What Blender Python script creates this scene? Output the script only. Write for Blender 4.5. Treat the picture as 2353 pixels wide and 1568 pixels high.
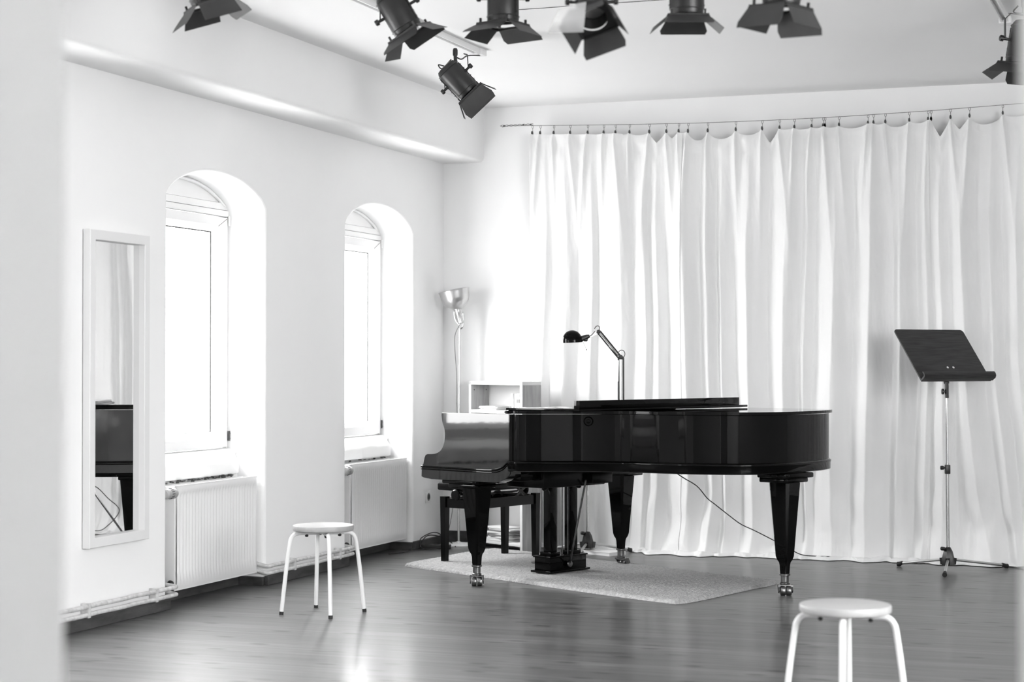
import bpy, bmesh, math, random
from mathutils import Vector, Matrix, noise
PI = math.pi
# ------------------------------------------------------------------ scene, camera, light
for o in list(bpy.data.objects): bpy.data.objects.remove(o, do_unlink=True)
S = bpy.context.scene
C = S.collection
YAW = 0.345; PITCH = 0.0124; CAMH = 1.27
cam_d = bpy.data.cameras.new('camera'); cam = bpy.data.objects.new('camera', cam_d); C.objects.link(cam)
cam.location = (0, 0, CAMH); cam.rotation_euler = (PI/2+PITCH, 0, YAW)
cam_d.sensor_width = 36; cam_d.lens = 4250/2353*36; cam_d.clip_start = .05
cam_d.dof.use_dof = True; cam_d.dof.focus_distance = 10.6; cam_d.dof.aperture_fstop = 2.8
S.camera = cam
S.view_settings.view_transform = 'Standard'
S.view_settings.look = 'None'; S.view_settings.gamma = 1; S.view_settings.use_curve_mapping = False
S.view_settings.exposure = 1.68
W = bpy.data.worlds.new('sky'); S.world = W; W.use_nodes = True
_n = W.node_tree.nodes; _l = W.node_tree.links      # overcast sky above, paler ground and facades below the horizon
_tc = _n.new('ShaderNodeTexCoord'); _sp = _n.new('ShaderNodeSeparateXYZ'); _mr = _n.new('ShaderNodeMapRange')
_mr.inputs['From Min'].default_value = -.12; _mr.inputs['From Max'].default_value = .25
_mr.inputs['To Min'].default_value = 4.9; _mr.inputs['To Max'].default_value = 7.6
_l.new(_tc.outputs['Generated'], _sp.inputs[0]); _l.new(_sp.outputs['Z'], _mr.inputs['Value'])
_n['Background'].inputs[0].default_value = (1, 1, 1, 1); _l.new(_mr.outputs[0], _n['Background'].inputs[1])

XL, YB, ZC = -4.925, 12.26, 3.083          # left wall, back wall, ceiling
XR, YF = 2.4, 2.0                          # right wall, front wall (room side)
def portal(name, loc, rot, sx, sy):
    l = bpy.data.lights.new(name, 'AREA'); l.shape = 'RECTANGLE'; l.size = sx; l.size_y = sy
    l.cycles.is_portal = True
    o = bpy.data.objects.new(name, l); o.location = loc; o.rotation_euler = rot; C.objects.link(o)
NICHES = [(8.42, 9.508), (10.612, 11.69), (6.23, 7.318), (4.04, 5.128)]
for i, (a, b) in enumerate(NICHES):
    portal('window_daylight', (-5.27, (a+b)/2, 1.455), (0, -PI/2, 0), 1.24, .88)
FILL_RW = [(2.3, 5.9)]                          # unseen wide window, added in the right wall as fill light
for a, b in FILL_RW: portal('window_daylight', (XR+.24, (a+b)/2, 1.875), (0, PI/2, 0), 1.95, b-a)
portal('window_daylight', (-2.45, -.6, 1.7), (0, -PI/2, 0), 1.8, 2.2)  # daylight for the added ante-room window that brightens the doorway wall

# ------------------------------------------------------------------ materials
def mat(name, col, rough=.5, metal=0, spec=.5, noise_amt=0, scale=20, bump=0, bscale=200, stretch=(1, 1, 1), coat=0):
    m = bpy.data.materials.new(name); m.use_nodes = True
    nt = m.node_tree; b = nt.nodes['Principled BSDF']
    b.inputs['Roughness'].default_value = rough; b.inputs['Metallic'].default_value = metal
    b.inputs['Specular IOR Level'].default_value = spec; b.inputs['Coat Weight'].default_value = coat
    c = (col, col, col, 1) if not isinstance(col, tuple) else col
    b.inputs['Base Color'].default_value = c
    tc = nt.nodes.new('ShaderNodeTexCoord'); mp = nt.nodes.new('ShaderNodeMapping')
    mp.inputs['Scale'].default_value = stretch
    nt.links.new(tc.outputs['Object'], mp.inputs['Vector'])
    if noise_amt:
        n = nt.nodes.new('ShaderNodeTexNoise'); n.inputs['Scale'].default_value = scale; n.inputs['Detail'].default_value = 5
        r = nt.nodes.new('ShaderNodeMapRange')
        r.inputs['To Min'].default_value = c[0]*(1-noise_amt); r.inputs['To Max'].default_value = min(1, c[0]*(1+noise_amt))
        r.inputs['From Min'].default_value = .3; r.inputs['From Max'].default_value = .7
        nt.links.new(mp.outputs[0], n.inputs['Vector']); nt.links.new(n.outputs['Fac'], r.inputs['Value'])
        nt.links.new(r.outputs[0], b.inputs['Base Color'])
    if bump:
        n2 = nt.nodes.new('ShaderNodeTexNoise'); n2.inputs['Scale'].default_value = bscale; n2.inputs['Detail'].default_value = 4
        bp = nt.nodes.new('ShaderNodeBump'); bp.inputs['Strength'].default_value = bump; bp.inputs['Distance'].default_value = .01
        nt.links.new(mp.outputs[0], n2.inputs['Vector']); nt.links.new(n2.outputs['Fac'], bp.inputs['Height'])
        nt.links.new(bp.outputs[0], b.inputs['Normal'])
    return m
M = dict(
    plaster=mat('white_plaster', .895, .9, spec=.2, noise_amt=.015, scale=1.5, bump=.12, bscale=9),
    ceiling=mat('ceiling_paint', .90, .95, spec=.2, noise_amt=.01, scale=1.2, bump=.08, bscale=7),
    frame=mat('window_paint', .78, .35, spec=.4, noise_amt=.01, scale=4),
    metal_white=mat('white_enamel', .80, .35, spec=.4, noise_amt=.01, scale=6),
    pipe=mat('chipped_pipe_paint', .62, .5, noise_amt=.22, scale=35, bump=.3, bscale=60),
    lacquer=mat('black_piano_lacquer', .0012, .03, spec=.14, bump=.015, bscale=3),
    lacquer_worn=mat('black_lacquer_arm', .008, .055, spec=.6, noise_amt=.5, scale=14, bump=.05, bscale=5),
    black_wood=mat('black_satin_wood', .004, .22, spec=.16, noise_amt=.3, scale=10),
    black=mat('black_metal', .010, .38, spec=.5, noise_amt=.3, scale=14),
    flap=mat('black_flap_metal', .022, .5, spec=.6, noise_amt=.35, scale=9),
    rubber=mat('black_rubber', .012, .6, noise_amt=.2, scale=20),
    chrome=mat('chrome', .62, .16, 1, noise_amt=.05, scale=30),
    brass=mat('worn_caster_metal', .20, .28, 1, noise_amt=.25, scale=40),
    alu=mat('spun_aluminium', .55, .33, .85, noise_amt=.04, scale=20),
    seatwood=mat('pale_seat_wood', .38, .4, noise_amt=.08, scale=12, stretch=(1, 6, 1)),
    shelfwood=mat('pine_board', .36, .5, noise_amt=.2, scale=7, stretch=(6, 6, .6)),
    shelfedge=mat('pale_board_edge', .72, .5, noise_amt=.03, scale=8),
    deskwood=mat('dark_desk_veneer', .028, .45, spec=.3, noise_amt=.45, scale=9, stretch=(.8, 1, 14)),
    shelfback=mat('grey_back_board', .42, .6, noise_amt=.05, scale=5),
    valve=mat('grey_valve_plastic', .38, .4, noise_amt=.1, scale=30),
    paper=mat('paper', .74, .8, noise_amt=.03, scale=12),
    greypaper=mat('grey_cover', .2, .6, noise_amt=.2, scale=20),
    curtain=mat('white_cotton', .84, .9, spec=.1, noise_amt=.012, scale=5, bump=.1, bscale=240),
    rug=mat('pale_wool', .42, .95, spec=.05, noise_amt=.2, scale=60, bump=.6, bscale=130),
    baseboard=mat('dark_worn_baseboard', .055, .6, noise_amt=.5, scale=9, bump=.3, bscale=20, stretch=(1, .5, 2)),
    crumb=mat('broken_plaster_gap', .05, .9, noise_amt=.7, scale=50),
    cable=mat('black_cable', .01, .5, noise_amt=.1, scale=20),
    wire=mat('steel_wire', .09, .4, .8, noise_amt=.1, scale=40),
)
def glass_mat():
    m = bpy.data.materials.new('window_glass'); m.use_nodes = True; nt = m.node_tree; nt.nodes.clear()
    o = nt.nodes.new('ShaderNodeOutputMaterial'); mx = nt.nodes.new('ShaderNodeMixShader')
    t = nt.nodes.new('ShaderNodeBsdfTransparent'); g = nt.nodes.new('ShaderNodeBsdfGlossy'); g.inputs['Roughness'].default_value = .01
    mx.inputs[0].default_value = .05
    nt.links.new(t.outputs[0], mx.inputs[1]); nt.links.new(g.outputs[0], mx.inputs[2])
    nt.links.new(mx.outputs[0], o.inputs[0]); return m
M['glass'] = glass_mat()
def gel_mat():
    m = bpy.data.materials.new('frosted_gel'); m.use_nodes = True; nt = m.node_tree; nt.nodes.clear()
    o = nt.nodes.new('ShaderNodeOutputMaterial'); mx = nt.nodes.new('ShaderNodeMixShader'); mx.inputs[0].default_value = .62
    t = nt.nodes.new('ShaderNodeBsdfTransparent'); d = nt.nodes.new('ShaderNodeBsdfDiffuse'); d.inputs[0].default_value = (.5, .5, .5, 1)
    nt.links.new(t.outputs[0], mx.inputs[1]); nt.links.new(d.outputs[0], mx.inputs[2]); nt.links.new(mx.outputs[0], o.inputs[0]); return m
M['gel'] = gel_mat()
M['mirror'] = mat('mirror_glass', .86, .0, 1)
def floor_mat():
    m = bpy.data.materials.new('varnished_floorboards'); m.use_nodes = True; nt = m.node_tree; N = nt.nodes; L = nt.links
    b = N['Principled BSDF']
    tc = N.new('ShaderNodeTexCoord'); sep = N.new('ShaderNodeSeparateXYZ'); L.new(tc.outputs['Object'], sep.inputs[0])
    def math_(op, a, v2=None, l2=None):
        n = N.new('ShaderNodeMath'); n.operation = op
        if isinstance(a, (int, float)): n.inputs[0].default_value = a
        else: L.new(a, n.inputs[0])
        if v2 is not None: n.inputs[1].default_value = v2
        if l2 is not None: L.new(l2, n.inputs[1])
        return n.outputs[0]
    bd = math_('DIVIDE', sep.outputs['Y'], .128)
    fl = math_('FLOOR', bd); fr = math_('FRACT', bd)
    wn = N.new('ShaderNodeTexWhiteNoise'); wn.noise_dimensions = '1D'; L.new(fl, wn.inputs['W'])
    # gap lines between boards
    d = math_('ABSOLUTE', math_('SUBTRACT', fr, .5)); gap = math_('GREATER_THAN', d, .478)
    # long grain
    off = math_('MULTIPLY', wn.outputs['Value'], 31.0)
    cb = N.new('ShaderNodeCombineXYZ'); L.new(math_('ADD', math_('MULTIPLY', sep.outputs['X'], 1.0), l2=off), cb.inputs[0])
    L.new(sep.outputs['Y'], cb.inputs[1]); L.new(off, cb.inputs[2])
    mp = N.new('ShaderNodeMapping'); mp.inputs['Scale'].default_value = (.8, 17, 1); L.new(cb.outputs[0], mp.inputs['Vector'])
    g = N.new('ShaderNodeTexNoise'); g.inputs['Scale'].default_value = 2.6; g.inputs['Detail'].default_value = 7; g.inputs['Roughness'].default_value = .62
    L.new(mp.outputs[0], g.inputs['Vector'])
    # knots: sparse elongated dots
    mk = N.new('ShaderNodeMapping'); mk.inputs['Scale'].default_value = (2.7, 7.0, 1); L.new(cb.outputs[0], mk.inputs['Vector'])
    vo = N.new('ShaderNodeTexVoronoi'); vo.inputs['Scale'].default_value = 1.0; vo.voronoi_dimensions = '2D'; L.new(mk.outputs[0], vo.inputs['Vector'])
    kr = N.new('ShaderNodeMapRange'); kr.inputs['From Min'].default_value = .07; kr.inputs['From Max'].default_value = .17
    kr.inputs['To Min'].default_value = 1; kr.inputs['To Max'].default_value = 0; L.new(vo.outputs['Distance'], kr.inputs['Value'])
    sc = N.new('ShaderNodeSeparateColor'); L.new(vo.outputs['Color'], sc.inputs[0])
    knot = math_('MULTIPLY', kr.outputs[0], l2=math_('GREATER_THAN', sc.outputs[0], .45))
    # tone
    t = N.new('ShaderNodeMapRange'); t.inputs['From Min'].default_value = .34; t.inputs['From Max'].default_value = .66
    t.inputs['To Min'].default_value = .038; t.inputs['To Max'].default_value = .138; L.new(g.outputs['Fac'], t.inputs['Value'])
    tb = math_('MULTIPLY', t.outputs[0], l2=math_('ADD', math_('MULTIPLY', wn.outputs['Value'], .30), .86))
    tk = math_('MULTIPLY', tb, l2=math_('SUBTRACT', 1.0, l2=math_('MULTIPLY', knot, .78)))
    tg = math_('MULTIPLY', tk, l2=math_('SUBTRACT', 1.0, l2=math_('MULTIPLY', gap, .6)))
    L.new(tg, b.inputs['Base Color'])
    b.inputs['Specular IOR Level'].default_value = .5
    rr = N.new('ShaderNodeMapRange'); rr.inputs['To Min'].default_value = .34; rr.inputs['To Max'].default_value = .58
    b.inputs['Coat Weight'].default_value = .35; b.inputs['Coat Roughness'].default_value = .17
    L.new(g.outputs['Fac'], rr.inputs['Value']); L.new(rr.outputs[0], b.inputs['Roughness'])
    bp = N.new('ShaderNodeBump'); bp.inputs['Strength'].default_value = .25; bp.inputs['Distance'].default_value = .004
    hh = math_('SUBTRACT', math_('MULTIPLY', g.outputs['Fac'], .35), l2=gap); L.new(hh, bp.inputs['Height']); L.new(bp.outputs[0], b.inputs['Normal'])
    return m
M['floor'] = floor_mat()

# ------------------------------------------------------------------ mesh helpers
def box(bm, x0, x1, y0, y1, z0, z1, bev=0):
    vs = [bm.verts.new(p) for p in ((x0,y0,z0),(x1,y0,z0),(x1,y1,z0),(x0,y1,z0),(x0,y0,z1),(x1,y0,z1),(x1,y1,z1),(x0,y1,z1))]
    fs = [bm.faces.new([vs[i] for i in q]) for q in ((0,3,2,1),(4,5,6,7),(0,1,5,4),(1,2,6,5),(2,3,7,6),(3,0,4,7))]
    if bev:
        es = {e for f in fs for e in f.edges}
        bmesh.ops.bevel(bm, geom=list(es), offset=bev, segments=2, affect='EDGES', profile=.5)
def prism(bm, poly, h0, h1, axis='z', bev=0):
    """polygon (2D) extruded along an axis. z: (x,y); y: (x,z); x: (y,z)"""
    def P(p, h): return {'z': (p[0], p[1], h), 'y': (p[0], h, p[1]), 'x': (h, p[0], p[1])}[axis]
    a = [bm.verts.new(P(p, h0)) for p in poly]; b = [bm.verts.new(P(p, h1)) for p in poly]; n = len(poly)
    fs = [bm.faces.new(a), bm.faces.new(b[::-1])]
    for i in range(n): fs.append(bm.faces.new((a[i], b[i], b[(i+1) % n], a[(i+1) % n])))
    if bev:
        es = {e for f in fs[:2] for e in f.edges}
        bmesh.ops.bevel(bm, geom=list(es), offset=bev, segments=2, affect='EDGES')
def frame_of(d):
    d = Vector(d).normalized(); u = d.cross(Vector((0, 0, 1)))
    if u.length < 1e-4: u = Vector((1, 0, 0))
    u.normalize(); return d, u, u.cross(d)
def tube(bm, pts, r, seg=12, closed=False, cap=True):
    pts = [Vector(p) for p in pts]; n = len(pts); rings = []
    rs = r if isinstance(r, (list, tuple)) else [r]*n
    pu = None
    for i, p in enumerate(pts):
        if closed: d = pts[(i+1) % n]-pts[i-1]
        else: d = pts[min(i+1, n-1)]-pts[max(i-1, 0)]
        d.normalize()
        if pu is None: _, u, _ = frame_of(d)
        else:
            u = pu - d*pu.dot(d)
            if u.length < 1e-5: _, u, _ = frame_of(d)
            u.normalize()
        pu = u; v = d.cross(u)
        rings.append([bm.verts.new(p+(u*math.cos(2*PI*k/seg)+v*math.sin(2*PI*k/seg))*rs[i]) for k in range(seg)])
    for i in range(n if closed else n-1):
        A, B = rings[i], rings[(i+1) % n]
        for k in range(seg): bm.faces.new((A[k], A[(k+1) % seg], B[(k+1) % seg], B[k]))
    if cap and not closed: bm.faces.new(rings[0][::-1]); bm.faces.new(rings[-1])
def lathe(bm, prof, base=(0,0,0), axis=(0,0,1), seg=32, capa=True, capb=True):
    d, u, v = frame_of(axis); base = Vector(base); rings = []
    for r, h in prof:
        r = max(r, 1e-5)
        rings.append([bm.verts.new(base+d*h+(u*math.cos(2*PI*k/seg)+v*math.sin(2*PI*k/seg))*r) for k in range(seg)])
    for A, B in zip(rings, rings[1:]):
        for k in range(seg): bm.faces.new((A[k], A[(k+1) % seg], B[(k+1) % seg], B[k]))
    if capa: bm.faces.new(rings[0][::-1])
    if capb: bm.faces.new(rings[-1])
def sphere(bm, c, r, seg=16):
    lathe(bm, [(r*math.sin(PI*i/10), -r*math.cos(PI*i/10)) for i in range(11)], c, seg=seg)
def slab(bm, a, b, w, t, up=(0,0,1), bev=0):
    """bar of section w x t from a to b"""
    a, b = Vector(a), Vector(b); d = (b-a).normalized(); u = d.cross(Vector(up))
    if u.length < 1e-4: u = Vector((1,0,0))
    u.normalize(); v = u.cross(d); vs = []
    for p in (a, b):
        for s, q in ((-1,-1),(1,-1),(1,1),(-1,1)): vs.append(bm.verts.new(p+u*s*w/2+v*q*t/2))
    for q in ((0,3,2,1),(4,5,6,7),(0,1,5,4),(1,2,6,5),(2,3,7,6),(3,0,4,7)): bm.faces.new([vs[i] for i in q])
def bez(pts, n=8):
    """Catmull-Rom through the points"""
    P = [Vector(p) for p in pts]; P = [2*P[0]-P[1]]+P+[2*P[-1]-P[-2]]; out = []
    for i in range(1, len(P)-2):
        for k in range(n):
            t = k/n; a, b, c, d = P[i-1], P[i], P[i+1], P[i+2]
            out.append(.5*((2*b)+(c-a)*t+(2*a-5*b+4*c-d)*t*t+(3*b-a-3*c+d)*t**3))
    out.append(P[-2]); return out
def NB(): return bmesh.new()
def obj(name, bm, m, parent=None, smooth=True, ang=35, recalc=True):
    if recalc: bmesh.ops.recalc_face_normals(bm, faces=bm.faces)
    me = bpy.data.meshes.new(name); bm.to_mesh(me); bm.free()
    o = bpy.data.objects.new(name, me); C.objects.link(o)
    me.materials.append(M[m] if isinstance(m, str) else m)
    if smooth:
        me.polygons.foreach_set('use_smooth', [True]*len(me.polygons)); me.set_sharp_from_angle(angle=math.radians(ang))
    if parent: o.parent = parent
    return o
def tag(o, label=None, cat=None, group=None, kind=None):
    if label: o['label'] = label
    if cat: o['category'] = cat
    if group: o['group'] = group
    if kind: o['kind'] = kind
    return o
def thing(name, label, cat, loc=(0,0,0), rz=0, group=None):
    o = bpy.data.objects.new(name, None); o.empty_display_size = .1; C.objects.link(o)
    o.location = loc; o.rotation_euler = (0, 0, rz); return tag(o, label, cat, group)
def dup(root, label=None, loc=None, rz=None):
    def cp(o, par):
        c = o.copy(); C.objects.link(c); c.parent = par
        for ch in list(o.children): cp(ch, c)
        return c
    r = cp(root, None)
    if loc is not None: r.location = loc
    if rz is not None: r.rotation_euler = (0, 0, rz)
    if label: r['label'] = label
    return r
def struct(name, bm, m, label, parent=None, **k):
    o = obj(name, bm, m, parent, **k)
    if not parent: tag(o, label, name.split('_')[0], kind='structure')
    return o

# ------------------------------------------------------------------ setting
bm = NB(); box(bm, -5.5, XR+.3, -2.0, YB+.3, -.12, 0)
struct('floor', bm, 'floor', 'dark grey varnished floorboards with knots running across the studio', smooth=False)
bm = NB(); box(bm, -5.5, XR+.3, -2.0, YB+.3, ZC, ZC+.15)
struct('ceiling', bm, 'ceiling', 'plain white plaster ceiling above the spotlights', smooth=False)
bm = NB(); box(bm, -5.5, XR+.3, YB, YB+.2, 0, ZC)
struct('wall_back', bm, 'plaster', 'white plaster wall behind the long curtain', smooth=False)
bm = NB(); box(bm, XR, XR+.2, -2.0, FILL_RW[0][0], 0, ZC); box(bm, XR, XR+.2, FILL_RW[0][1], YB, 0, ZC); box(bm, XR, XR+.2, *FILL_RW[0], 0, .9); box(bm, XR, XR+.2, *FILL_RW[0], 2.85, ZC)
struct('wall_right', bm, 'plaster', 'white plaster wall on the right side of the room', smooth=False)
# beam along the left wall
bm = NB()
prof = [(XL, 2.70), (-4.66, 2.70), (-4.64, 2.703), (-4.625, 2.712), (-4.618, 2.73), (-4.618, 3.05), (-4.612, 3.07), (-4.60, ZC+.02), (XL-.1, ZC+.02), (XL-.1, 2.70)]
prism(bm, prof, YF, YB+.05, 'y')
struct('trim_1', bm, 'plaster', 'boxed white plaster beam running under the ceiling along the window wall', ang=50)

# left wall with four arched niches
def arch_z(t):           # t in 0..1 across the niche
    return 2.160+.152*(max(0, 1-abs(2*t-1)**2.15))**.80
XB = -5.155              # plane of the window frame
def niche_outline(a, b, off=0, n=28):
    """from floor left, up, over the arch, down to floor right (y,z); grown by off"""
    c = (a+b)/2; pts = [(a, 0), (a, .5), (a, 1.2), (a, 1.9)]
    pts += [(a+(b-a)*i/n, arch_z(i/n)) for i in range(n+1)]
    pts += [(b, 1.9), (b, 1.2), (b, .5), (b, 0)]
    out = []
    for i, (y, z) in enumerate(pts):
        p0 = pts[max(i-1, 0)]; p1 = pts[min(i+1, len(pts)-1)]
        dy, dz = p1[0]-p0[0], p1[1]-p0[1]; l = math.hypot(dy, dz) or 1
        out.append((y-dz/l*off, z+dy/l*off))
    return out
bm = NB()
ns = sorted(NICHES); R0 = .022
y = YF-.12; 
def wallquad(y0, y1, z0, z1):
    vs = [bm.verts.new((XL, yy, zz)) for yy, zz in ((y0, z0), (y1, z0), (y1, z1), (y0, z1))]; bm.faces.new(vs)
edges_y = [YF-.12]
for a, b in ns: edges_y += [a-R0, b+R0]
edges_y.append(YB)
for i in range(0, len(edges_y), 2): wallquad(edges_y[i], edges_y[i+1], 0, ZC)
for a, b in ns:
    o = niche_outline(a, b, R0); top = o[3:-3]
    for (y0, z0), (y1, z1) in zip(top, top[1:]):
        if abs(y1-y0) < 1e-6: continue
        vs = [bm.verts.new((XL, yy, zz)) for yy, zz in ((y0, z0), (y1, z1), (y1, ZC), (y0, ZC))]; bm.faces.new(vs)
    rings = []
    wob = lambda z, s: .0035*math.sin(z*5+s)+.002*math.sin(z*13+s*2)
    for dx, off in ((0, R0), (-.003, .012), (-.010, .005), (-.024, 0), (-.10, 0), (XB-XL-.054, 0)):
        oo = niche_outline(a, b, off)
        rings.append([bm.verts.new((XL+dx, yy, zz)) for yy, zz in oo])
    for A, B in zip(rings, rings[1:]):
        for k in range(len(A)-1): bm.faces.new((A[k], A[k+1], B[k+1], B[k]))
    # back of the niche below the window (parapet), outer reveal
    x = -5.10
    vs = [bm.verts.new(p) for p in ((x, a-.01, 0), (x, b+.01, 0), (x, b+.01, .70), (x, a-.01, .70))]; bm.faces.new(vs)
for f in bm.faces:
    f.normal_update(); c_ = f.calc_center_median(); f.smooth = abs(f.normal.x) < .999
    if abs(f.normal.x) >= .999: ok_ = f.normal.x > 0
    else:
        nn_ = min(ns, key=lambda q: abs((q[0]+q[1])/2-c_.y)); ok_ = f.normal.dot(Vector((c_.x, (nn_[0]+nn_[1])/2, 1.2))-c_) > 0
    if not ok_: f.normal_flip()
struct('wall_left', bm, 'plaster', 'white plaster window wall with two arched niches', smooth=False, recalc=False)
# masonry outside: keeps daylight to the panes only
bm = NB()
ys = [YF-.3]
for a, b in ns: ys += [a+.12, b-.12]
ys.append(YB+.2)
for i in range(0, len(ys), 2): box(bm, -5.245, -5.212, ys[i], ys[i+1], 0, ZC)
for a, b in ns:
    box(bm, -5.245, -5.212, a+.12, b-.12, 0, .84); box(bm, -5.245, -5.212, a+.12, b-.12, 2.06, ZC)
struct('wall_outer', bm, 'plaster', 'outer masonry of the window wall', smooth=False)
# front wall with the doorway the camera looks through, and the ante-room
DX0, DX1 = -1.317, -.1435
bm = NB()
prism(bm, [(-5.5, YF-.12), (-1.238, YF-.12), (-1.400, YF), (-5.5, YF)], 0, ZC, 'z'); box(bm, DX1, XR, YF-.12, YF, 0, ZC); box(bm, -1.40, DX1, YF-.12, YF, 2.1, ZC)
struct('wall_front', bm, 'plaster', 'white wall edge out of focus at the left edge of the picture', smooth=False)
bm = NB(); box(bm, -5.5, XR, -2.0, -1.9, 0, ZC)
struct('wall_anteroom', bm, 'plaster', 'white wall behind the camera', smooth=False)
bm = NB(); 
for q in ((-1.9, -1.7, 0, ZC), (.5, YF-.12, 0, ZC), (-1.7, .5, 0, .8), (-1.7, .5, 2.6, ZC)): box(bm, -2.4, -2.3, *q)
struct('wall_side', bm, 'plaster', 'white wall of the room behind the camera', smooth=False)
# baseboards
bm = NB()
for y0, y1 in ((YF, ns[0][0]), (ns[0][1], ns[1][0]), (ns[1][1], ns[2][0]), (ns[2][1], ns[3][0]), (ns[3][1], YB)):
    box(bm, XL, XL+.026, y0, y1, 0, .055, .004)
for a, b in ns:
    box(bm, -5.10, -5.08, a, b, 0, .075, .003)
    box(bm, -5.08, XL+.002, b-.024, b, 0, .05, .003); box(bm, -5.08, XL+.002, a, a+.024, 0, .05, .003)
struct('baseboard_left', bm, 'baseboard', 'low dark worn baseboard under the heating pipes', smooth=False)
bm = NB(); box(bm, XL, XR, YB-.022, YB, 0, .085, .004)
struct('baseboard_back', bm, 'baseboard', 'dark baseboard at the foot of the back wall', smooth=False)

# ------------------------------------------------------------------ windows
def window(n, a, b):
    g0, g1 = a+.15, b-.15; zb, zt = .785, 2.116; gz0, gz1 = .882, 2.028
    x = XB
    def ring(bm, y0, y1, z0, z1, i0, i1, j0, j1, xa, xb):
        """mitred frame: outer rect (y0,y1,z0,z1) at xa, inner rect (i0,i1,j0,j1) at xb"""
        A = [bm.verts.new((xa, *p)) for p in ((y0, z0), (y1, z0), (y1, z1), (y0, z1))]
        B = [bm.verts.new((xb, *p)) for p in ((i0, j0), (i1, j0), (i1, j1), (i0, j1))]
        for k in range(4): bm.faces.new((A[k], A[(k+1) % 4], B[(k+1) % 4], B[k]))
        return A, B
    w = struct('window_%d' % n, (lambda bm: (box(bm, x-.05, x-.008, a-.01, b+.01, zb-.05, zb+.001), [box(bm, x-.05, x-.008, q, q+.03, zb, zt) for q in (a-.01, b-.02)],
        box(bm, x-.05, x-.004, a-.01, b+.01, zt+.003, zt+.038, .002), box(bm, x-.05, x-.010, a-.01, b+.01, zt+.041, zt+.080, .002)) and bm)(NB()), 'frame',
        {1: 'white framed window in the nearer arched niche, blown out by daylight', 2: 'white framed window in the farther arched niche beside the piano'}.get(n, 'white framed window of the same wall, nearer the camera'), smooth=False)
    # arched head panel
    bm = NB(); m_ = 24
    bot = zt+.083
    top = [(a+(b-a)*i/m_, max(bot+.001, arch_z(i/m_)+.01)) for i in range(m_+1)]
    poly = [(a, bot)]+top+[(b, bot)]
    prism(bm, poly, x-.05, x-.022, 'x')
    # arc bead
    pts = [(x-.016, yy, zz-.02) for yy, zz in top if zz > bot+.0]
    tube(bm, pts, .011, 8)
    obj('head_panel', bm, 'frame', w)
    bm = NB()
    s0, s1 = a+.018, b-.018
    i = .045
    A, B = ring(bm, s0, s1, zb+.004, zt, s0+.004, s1-.004, zb+.008, zt-.004, x-.03, x)
    A2, B2 = ring(bm, s0+.004, s1-.004, zb+.008, zt-.004, g0-i+.012, g1+i-.012, gz0-.034, gz1+.034, x, x)
    ring(bm, g0-i+.012, g1+i-.012, gz0-.034, gz1+.034, g0, g1, gz0, gz1, x, x-.030)
    ring(bm, g0, g1, gz0, gz1, g0, g1, gz0, gz1, x-.030, x-.052)
    obj('sash', bm, 'frame', w, smooth=False)
    # mitre hairlines and seal
    bm = NB()
    for (p, q) in (((s0+.01, zt-.01), (g0-.02, gz1+.03)), ((s1-.01, zt-.01), (g1+.02, gz1+.03))):
        slab(bm, (x+.0006, *p), (x+.0006, *q), .0022, .001, up=(1, 0, 0))
    for q in ((g0, g1, gz1-.006, gz1), (g0, g1, gz0, gz0+.003), (g1-.006, g1, gz0, gz1), (g0, g0+.006, gz0, gz1)):
        box(bm, x-.040, x-.036, *q)
    obj('seal', bm, 'rubber', w, smooth=False)
    for zz in (zt-.02, zb+.07):
        bm = NB()
        tube(bm, [(x+.006, b-.012, zz-.028), (x+.006, b-.012, zz+.028)], .007, 10)
        for k in (-.018, .012): box(bm, x+.010, x+.0145, b-.018, b-.010, zz+k, zz+k+.006)
        obj('hinge', bm, 'wire' if zz < 1 else 'frame', w)
    bm = NB(); box(bm, x-.044, x-.040, g0, g1, gz0, gz1)
    obj('pane', bm, 'glass', w, smooth=False)
    # rough plaster sill
    bm = NB(); nn = 40; R = random.Random(n)
    secs = []
    for k in range(nn+1):
        t = k/nn; yy = a+(b-a)*t
        w1 = .004*math.sin(t*9+n)+.003*math.sin(t*23); end = max(0, (t-.93)/.07)**2*.06
        xf = -5.055+w1-end; 
        secs.append([bm.verts.new(p) for p in ((XB+.01, yy, .782), (-5.10, yy, .762+w1*.5), (xf-.018, yy, .735+w1), (xf-.004, yy, .722+w1), (xf, yy, .705+w1), (xf-.002, yy, .648+w1*.6), (xf-.02, yy, .638), (-5.12, yy, .636))])
    for A, B in zip(secs, secs[1:]):
        for k in range(len(A)-1): bm.faces.new((A[k], A[k+1], B[k+1], B[k]))
    obj('sill', bm, 'plaster', w, ang=60)
    bm = NB()
    for k in range(90 if n == 1 else 16):
        yy = a+.05+R.random()*(b-a-.2); zz = .637+R.gauss(0, .003); r = .002+R.random()*.005
        box(bm, -5.058, -5.052+R.random()*.006, yy, yy+r*R.uniform(1, 5), zz-r*.5, zz+r*.6)
    obj('plaster_gap', bm, 'crumb', w, smooth=False)
    return w
for n, (a, b) in enumerate(NICHES): window(n+1, a, b)
bm = NB()  # frame of the ante-room window, added to light the foreground wall
for q in ((-1.7, -1.64, .8, 2.6), (.44, .5, .8, 2.6), (-1.7, .5, .8, .86), (-1.7, .5, 2.54, 2.6)): box(bm, -2.38, -2.32, *q)
w6 = NB()  # frame of the fill window added in the right wall
for q in ((FILL_RW[0][0], FILL_RW[0][0]+.07, .9, 2.85), (FILL_RW[0][1]-.07, FILL_RW[0][1], .9, 2.85), (3.77, 3.83, .9, 2.85), (*FILL_RW[0], .9, .97), (*FILL_RW[0], 2.78, 2.85)): box(w6, XR+.08, XR+.14, *q)
w6 = struct('window_6', w6, 'frame', 'unseen wide window added in the right wall to fill the room with light', smooth=False)
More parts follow.
